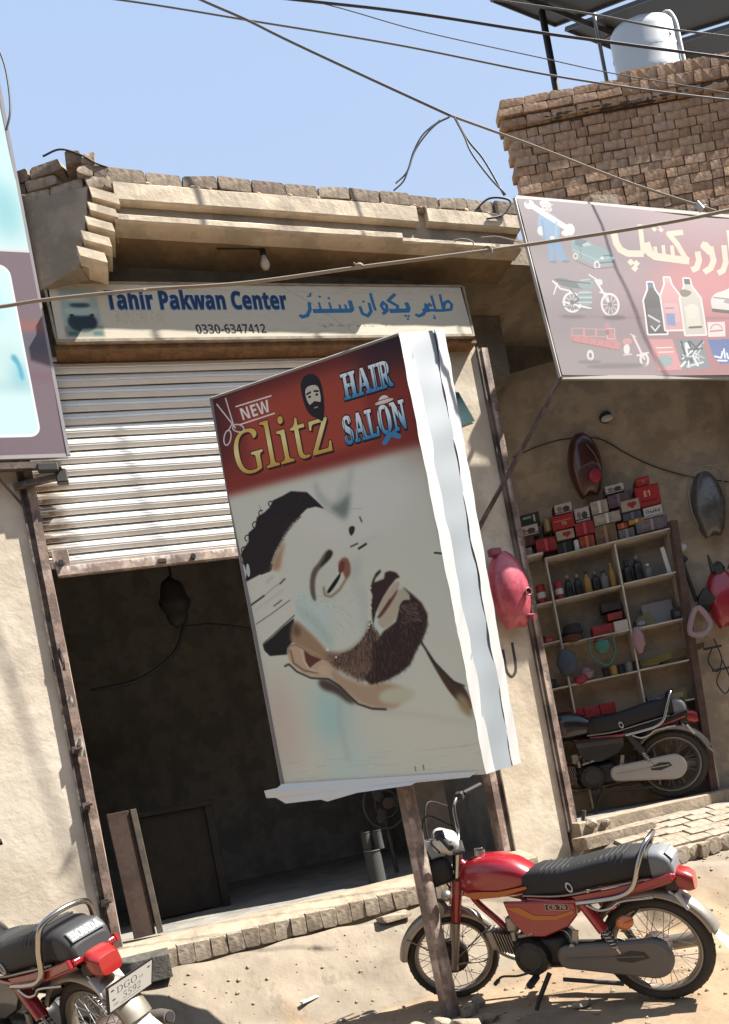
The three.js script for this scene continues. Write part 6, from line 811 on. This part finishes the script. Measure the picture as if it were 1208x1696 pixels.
  for (const s of [1, -1]) { const k = sub('shock_absorber', root); part('cover', [rod([0.905, 0.595, 0.115 * s], [0.985, 0.435, 0.118 * s], 0.031, 0.031, 16)], o.shock ?? paint, k); const sp = []; for (let i = 0; i <= 60; i++) { const t = i / 60, a = t * 6.283 * 6; sp.push([lerp(0.98, 1.035, t) + 0.024 * Math.cos(a), lerp(0.445, 0.335, t), 0.118 * s + 0.024 * Math.sin(a)]); } part('spring', [tube(sp, 0.005, 150, 6), rod([0.985, 0.435, 0.118 * s], [1.06, 0.29, 0.118 * s], 0.011)], M.chrome, k); part('foot', [rod([1.035, 0.34, 0.118 * s], [1.07, 0.265, 0.118 * s], 0.022, 0.02, 14)], M.chrome, k); }
  // exhaust on the right, pegs, stand, levers
  part('exhaust', [tube([[0.30, 0.36, -0.06], [0.27, 0.28, -0.08], [0.38, 0.20, -0.11], [0.7, 0.185, -0.15]], 0.016, 30), rod([0.7, 0.185, -0.15], [0.82, 0.19, -0.16], 0.02, 0.042, 18), rod([0.82, 0.19, -0.16], [1.38, 0.26, -0.17], 0.042, 0.042, 18), rod([1.38, 0.26, -0.17], [1.44, 0.268, -0.17], 0.042, 0.03, 18)], o.pipe ?? M.dustyChrome, root);
  part('exhaust_mouth', [rod([1.441, 0.268, -0.17], [1.446, 0.2685, -0.17], 0.024, 0.024, 16)], M.black, root);
  part('foot_peg', [rod([0.56, 0.19, -0.19], [0.56, 0.19, 0.19], 0.009), rod([0.56, 0.19, 0.13], [0.555, 0.185, 0.235], 0.021, 0.021, 12), rod([0.56, 0.19, -0.13], [0.56, 0.19, -0.235], 0.021, 0.021, 12)], M.black, root);
  part('gear_lever', [tube([[0.58, 0.24, 0.15], [0.47, 0.21, 0.155], [0.36, 0.205, 0.16], [0.335, 0.18, 0.17]], 0.007, 24), rod([0.335, 0.182, 0.15], [0.335, 0.182, 0.2], 0.012)], M.dark, root);
  part('side_stand', [rod([0.63, 0.20, 0.10], [0.56, 0.07, 0.17], 0.014), rod([0.56, 0.07, 0.17], [0.52, -0.012 + o.standDrop, 0.205], 0.012), rb(0.06, 0.01, 0.04, 0.004, 1).translate(0.515, -0.012 + o.standDrop, 0.207), rod([0.58, 0.10, 0.19], [0.545, 0.02, 0.2], 0.004)], M.dark, root);
  part('brake_rod', [rod([0.66, 0.17, -0.11], [1.17, 0.21, -0.10], 0.005), rod([0.7, 0.16, 0.10], [1.02, 0.13, 0.10], 0.012)], M.dark, root);
  // tail lamp, indicators, plate
  const tl = sub('tail_lamp', root); part('lens', [loft([[1.365, 0.660, 0.045, 0.055], [1.385, 0.655, 0.055, 0.068], [1.43, 0.640, 0.054, 0.066], [1.455, 0.632, 0.04, 0.052]].map(([x, cy, hy, hz]) => ring(x, cy, 0, hy, hz, 3.5, 24)))], phys(0.40, 0.022, 0.018, 0.3, { clearcoat: 0.5 }), tl); part('housing', [rb(0.07, 0.07, 0.12, 0.012, 1).translate(1.35, 0.635, 0)], M.dark, tl);
  for (const s of o.noIndicator ? [] : [1, -1]) { const t = sub('rear_indicator', root); const x = s > 0 ? 1.12 : 1.33; part('stalk', rod([x + 0.05, 0.52 + (s > 0 ? 0 : 0.12), 0.06 * s], [x + 0.01, 0.50 + (s > 0 ? 0 : 0.13), 0.16 * s], 0.008), M.chrome, t); part('lamp', new THREE.SphereGeometry(0.05, 18, 12).scale(0.95, 0.75, 0.7).rotateZ(0.35).translate(x, 0.497 + (s > 0 ? 0 : 0.14), 0.185 * s), phys(0.7, 0.17, 0.02, 0.22, { clearcoat: 0.8 }), t); }
  part('tail_bracket', [beam([1.33, 0.60, 0.04], [1.41, 0.50, 0.04], 0.012, 0.02), beam([1.33, 0.60, -0.04], [1.41, 0.50, -0.04], 0.012, 0.02), rb(0.02, 0.1, 0.14, 0.005, 1).rotateZ(0.5).translate(1.385, 0.545, 0)], M.white, root);
  if (o.plate) {
    const t = canvasTex(512, 256, (g) => { g.fillStyle = '#e6e8e6'; g.fillRect(0, 0, 512, 256); const tx = (s, p0, p1, h) => fitText(g, s, 'SIZEpx serif', p0, p1, h, (q, w) => { q.fillStyle = '#565a5c'; q.fillText(w, 0, 0); }); tx('DGO', [80, 110], [330, 110], 70); tx('19', [345, 110], [400, 110], 30); tx('5592', [150, 205], [380, 205], 72); g.fillStyle = '#8f9394'; g.fillRect(120, 226, 250, 7); for (const [x, y] of [[40, 50], [470, 50], [50, 150]]) ell(g, x, y, 20, 10, '#4a4e50'); ell(g, 70, 205, 34, 14, '#b7babb'); });
    const pl = sub('number_plate', root), c = [1.525, 0.525], q = (u, v, d) => [c[0] + v * 0.45 + d * 0.9, c[1] + v * 0.9 - d * -0.45 * 0, u];
    const sh = [[-0.115, 0.06], [0.085, 0.06], [0.115, 0.035], [0.115, -0.01], [0.085, -0.06], [-0.05, -0.06], [-0.115, -0.04]].map(([u, v]) => [-u, v]);
    const face = quad(q(0.115, 0.06, 0.006), q(-0.115, 0.06, 0.006), q(-0.105, -0.06, 0.006), q(0.115, -0.06, 0.006)); part('plate_face', face, mat(1, 1, 1, 0.5, { map: t }), pl);
    part('plate_back', new ConvexGeometry([q(0.123, 0.068, 0.003), q(-0.123, 0.068, 0.003), q(-0.113, -0.068, 0.003), q(0.123, -0.068, 0.003), q(0.123, 0.068, -0.006), q(-0.123, 0.068, -0.006), q(-0.113, -0.068, -0.006), q(0.123, -0.068, -0.006)].map(P3)), M.black, pl);
  }
  return root;
}
{
  const red = phys(0.40, 0.010, 0.022, 0.3, { clearcoat: 0.7, clearcoatRoughness: 0.15 });
  const b = thing('motorcycle', 'red motorcycle with a black seat parked on its side stand before the pillar', 'motorcycle', [1.742, 0.0, 1.35], [0, -0.8958, 0]); b.rotation.set(0.11, -0.8958, 0); 
  makeBike(b, { paint: red, steer: 0.5, bars: 0.12, twist: 0.24, mirror: true, decal: true, seatEnd: mat(0.22, 0.23, 0.24, 0.55), wordBg: '#6d7174', chain: mat(0.20, 0.185, 0.17, 0.6, { metalness: 0.3 }), standDrop: -0.02 });
  const darkRed = phys(0.35, 0.012, 0.02, 0.3, { clearcoat: 0.7, clearcoatRoughness: 0.2 });
  const c = thing('motorcycle', 'black-seated motorcycle with a white number plate in the lower left corner, seen from behind', 'motorcycle', [-1.045, 0.118, 0.49], [0.22, -0.93, 0]); c.scale.setScalar(1.12);
  makeBike(c, { paint: phys(0.015, 0.014, 0.014, 0.3, { clearcoat: 0.6 }), cowl: darkRed, shock: darkRed, frame: darkRed, steer: 0.1, decal: false, seatEnd: mat(0.045, 0.045, 0.048, 0.6), wordBg: '#38393b', chain: M.dustyChrome, pipe: mat(0.2, 0.17, 0.14, 0.6, { metalness: 0.4 }), plate: true, noIndicator: true, standDrop: 0 });
  const black = phys(0.015, 0.014, 0.014, 0.3, { clearcoat: 0.6 });
  const d = thing('motorcycle', 'black motorcycle with a pale chain case parked inside the right shop', 'motorcycle', [3.80, 0.775, -0.92], [0.05, -0.62, 0]); d.scale.setScalar(1.13);
  makeBike(d, { paint: black, frame: darkRed, shock: M.dark, steer: 0.0, decal: false, seatEnd: mat(0.25, 0.25, 0.25, 0.5), wordBg: '#3a3a3a', chain: mat(0.52, 0.49, 0.44, 0.6), noIndicator: true, standDrop: 0, flap: mat(0.75, 0.74, 0.72, 0.5) });
}
renderer.render(scene, camera);
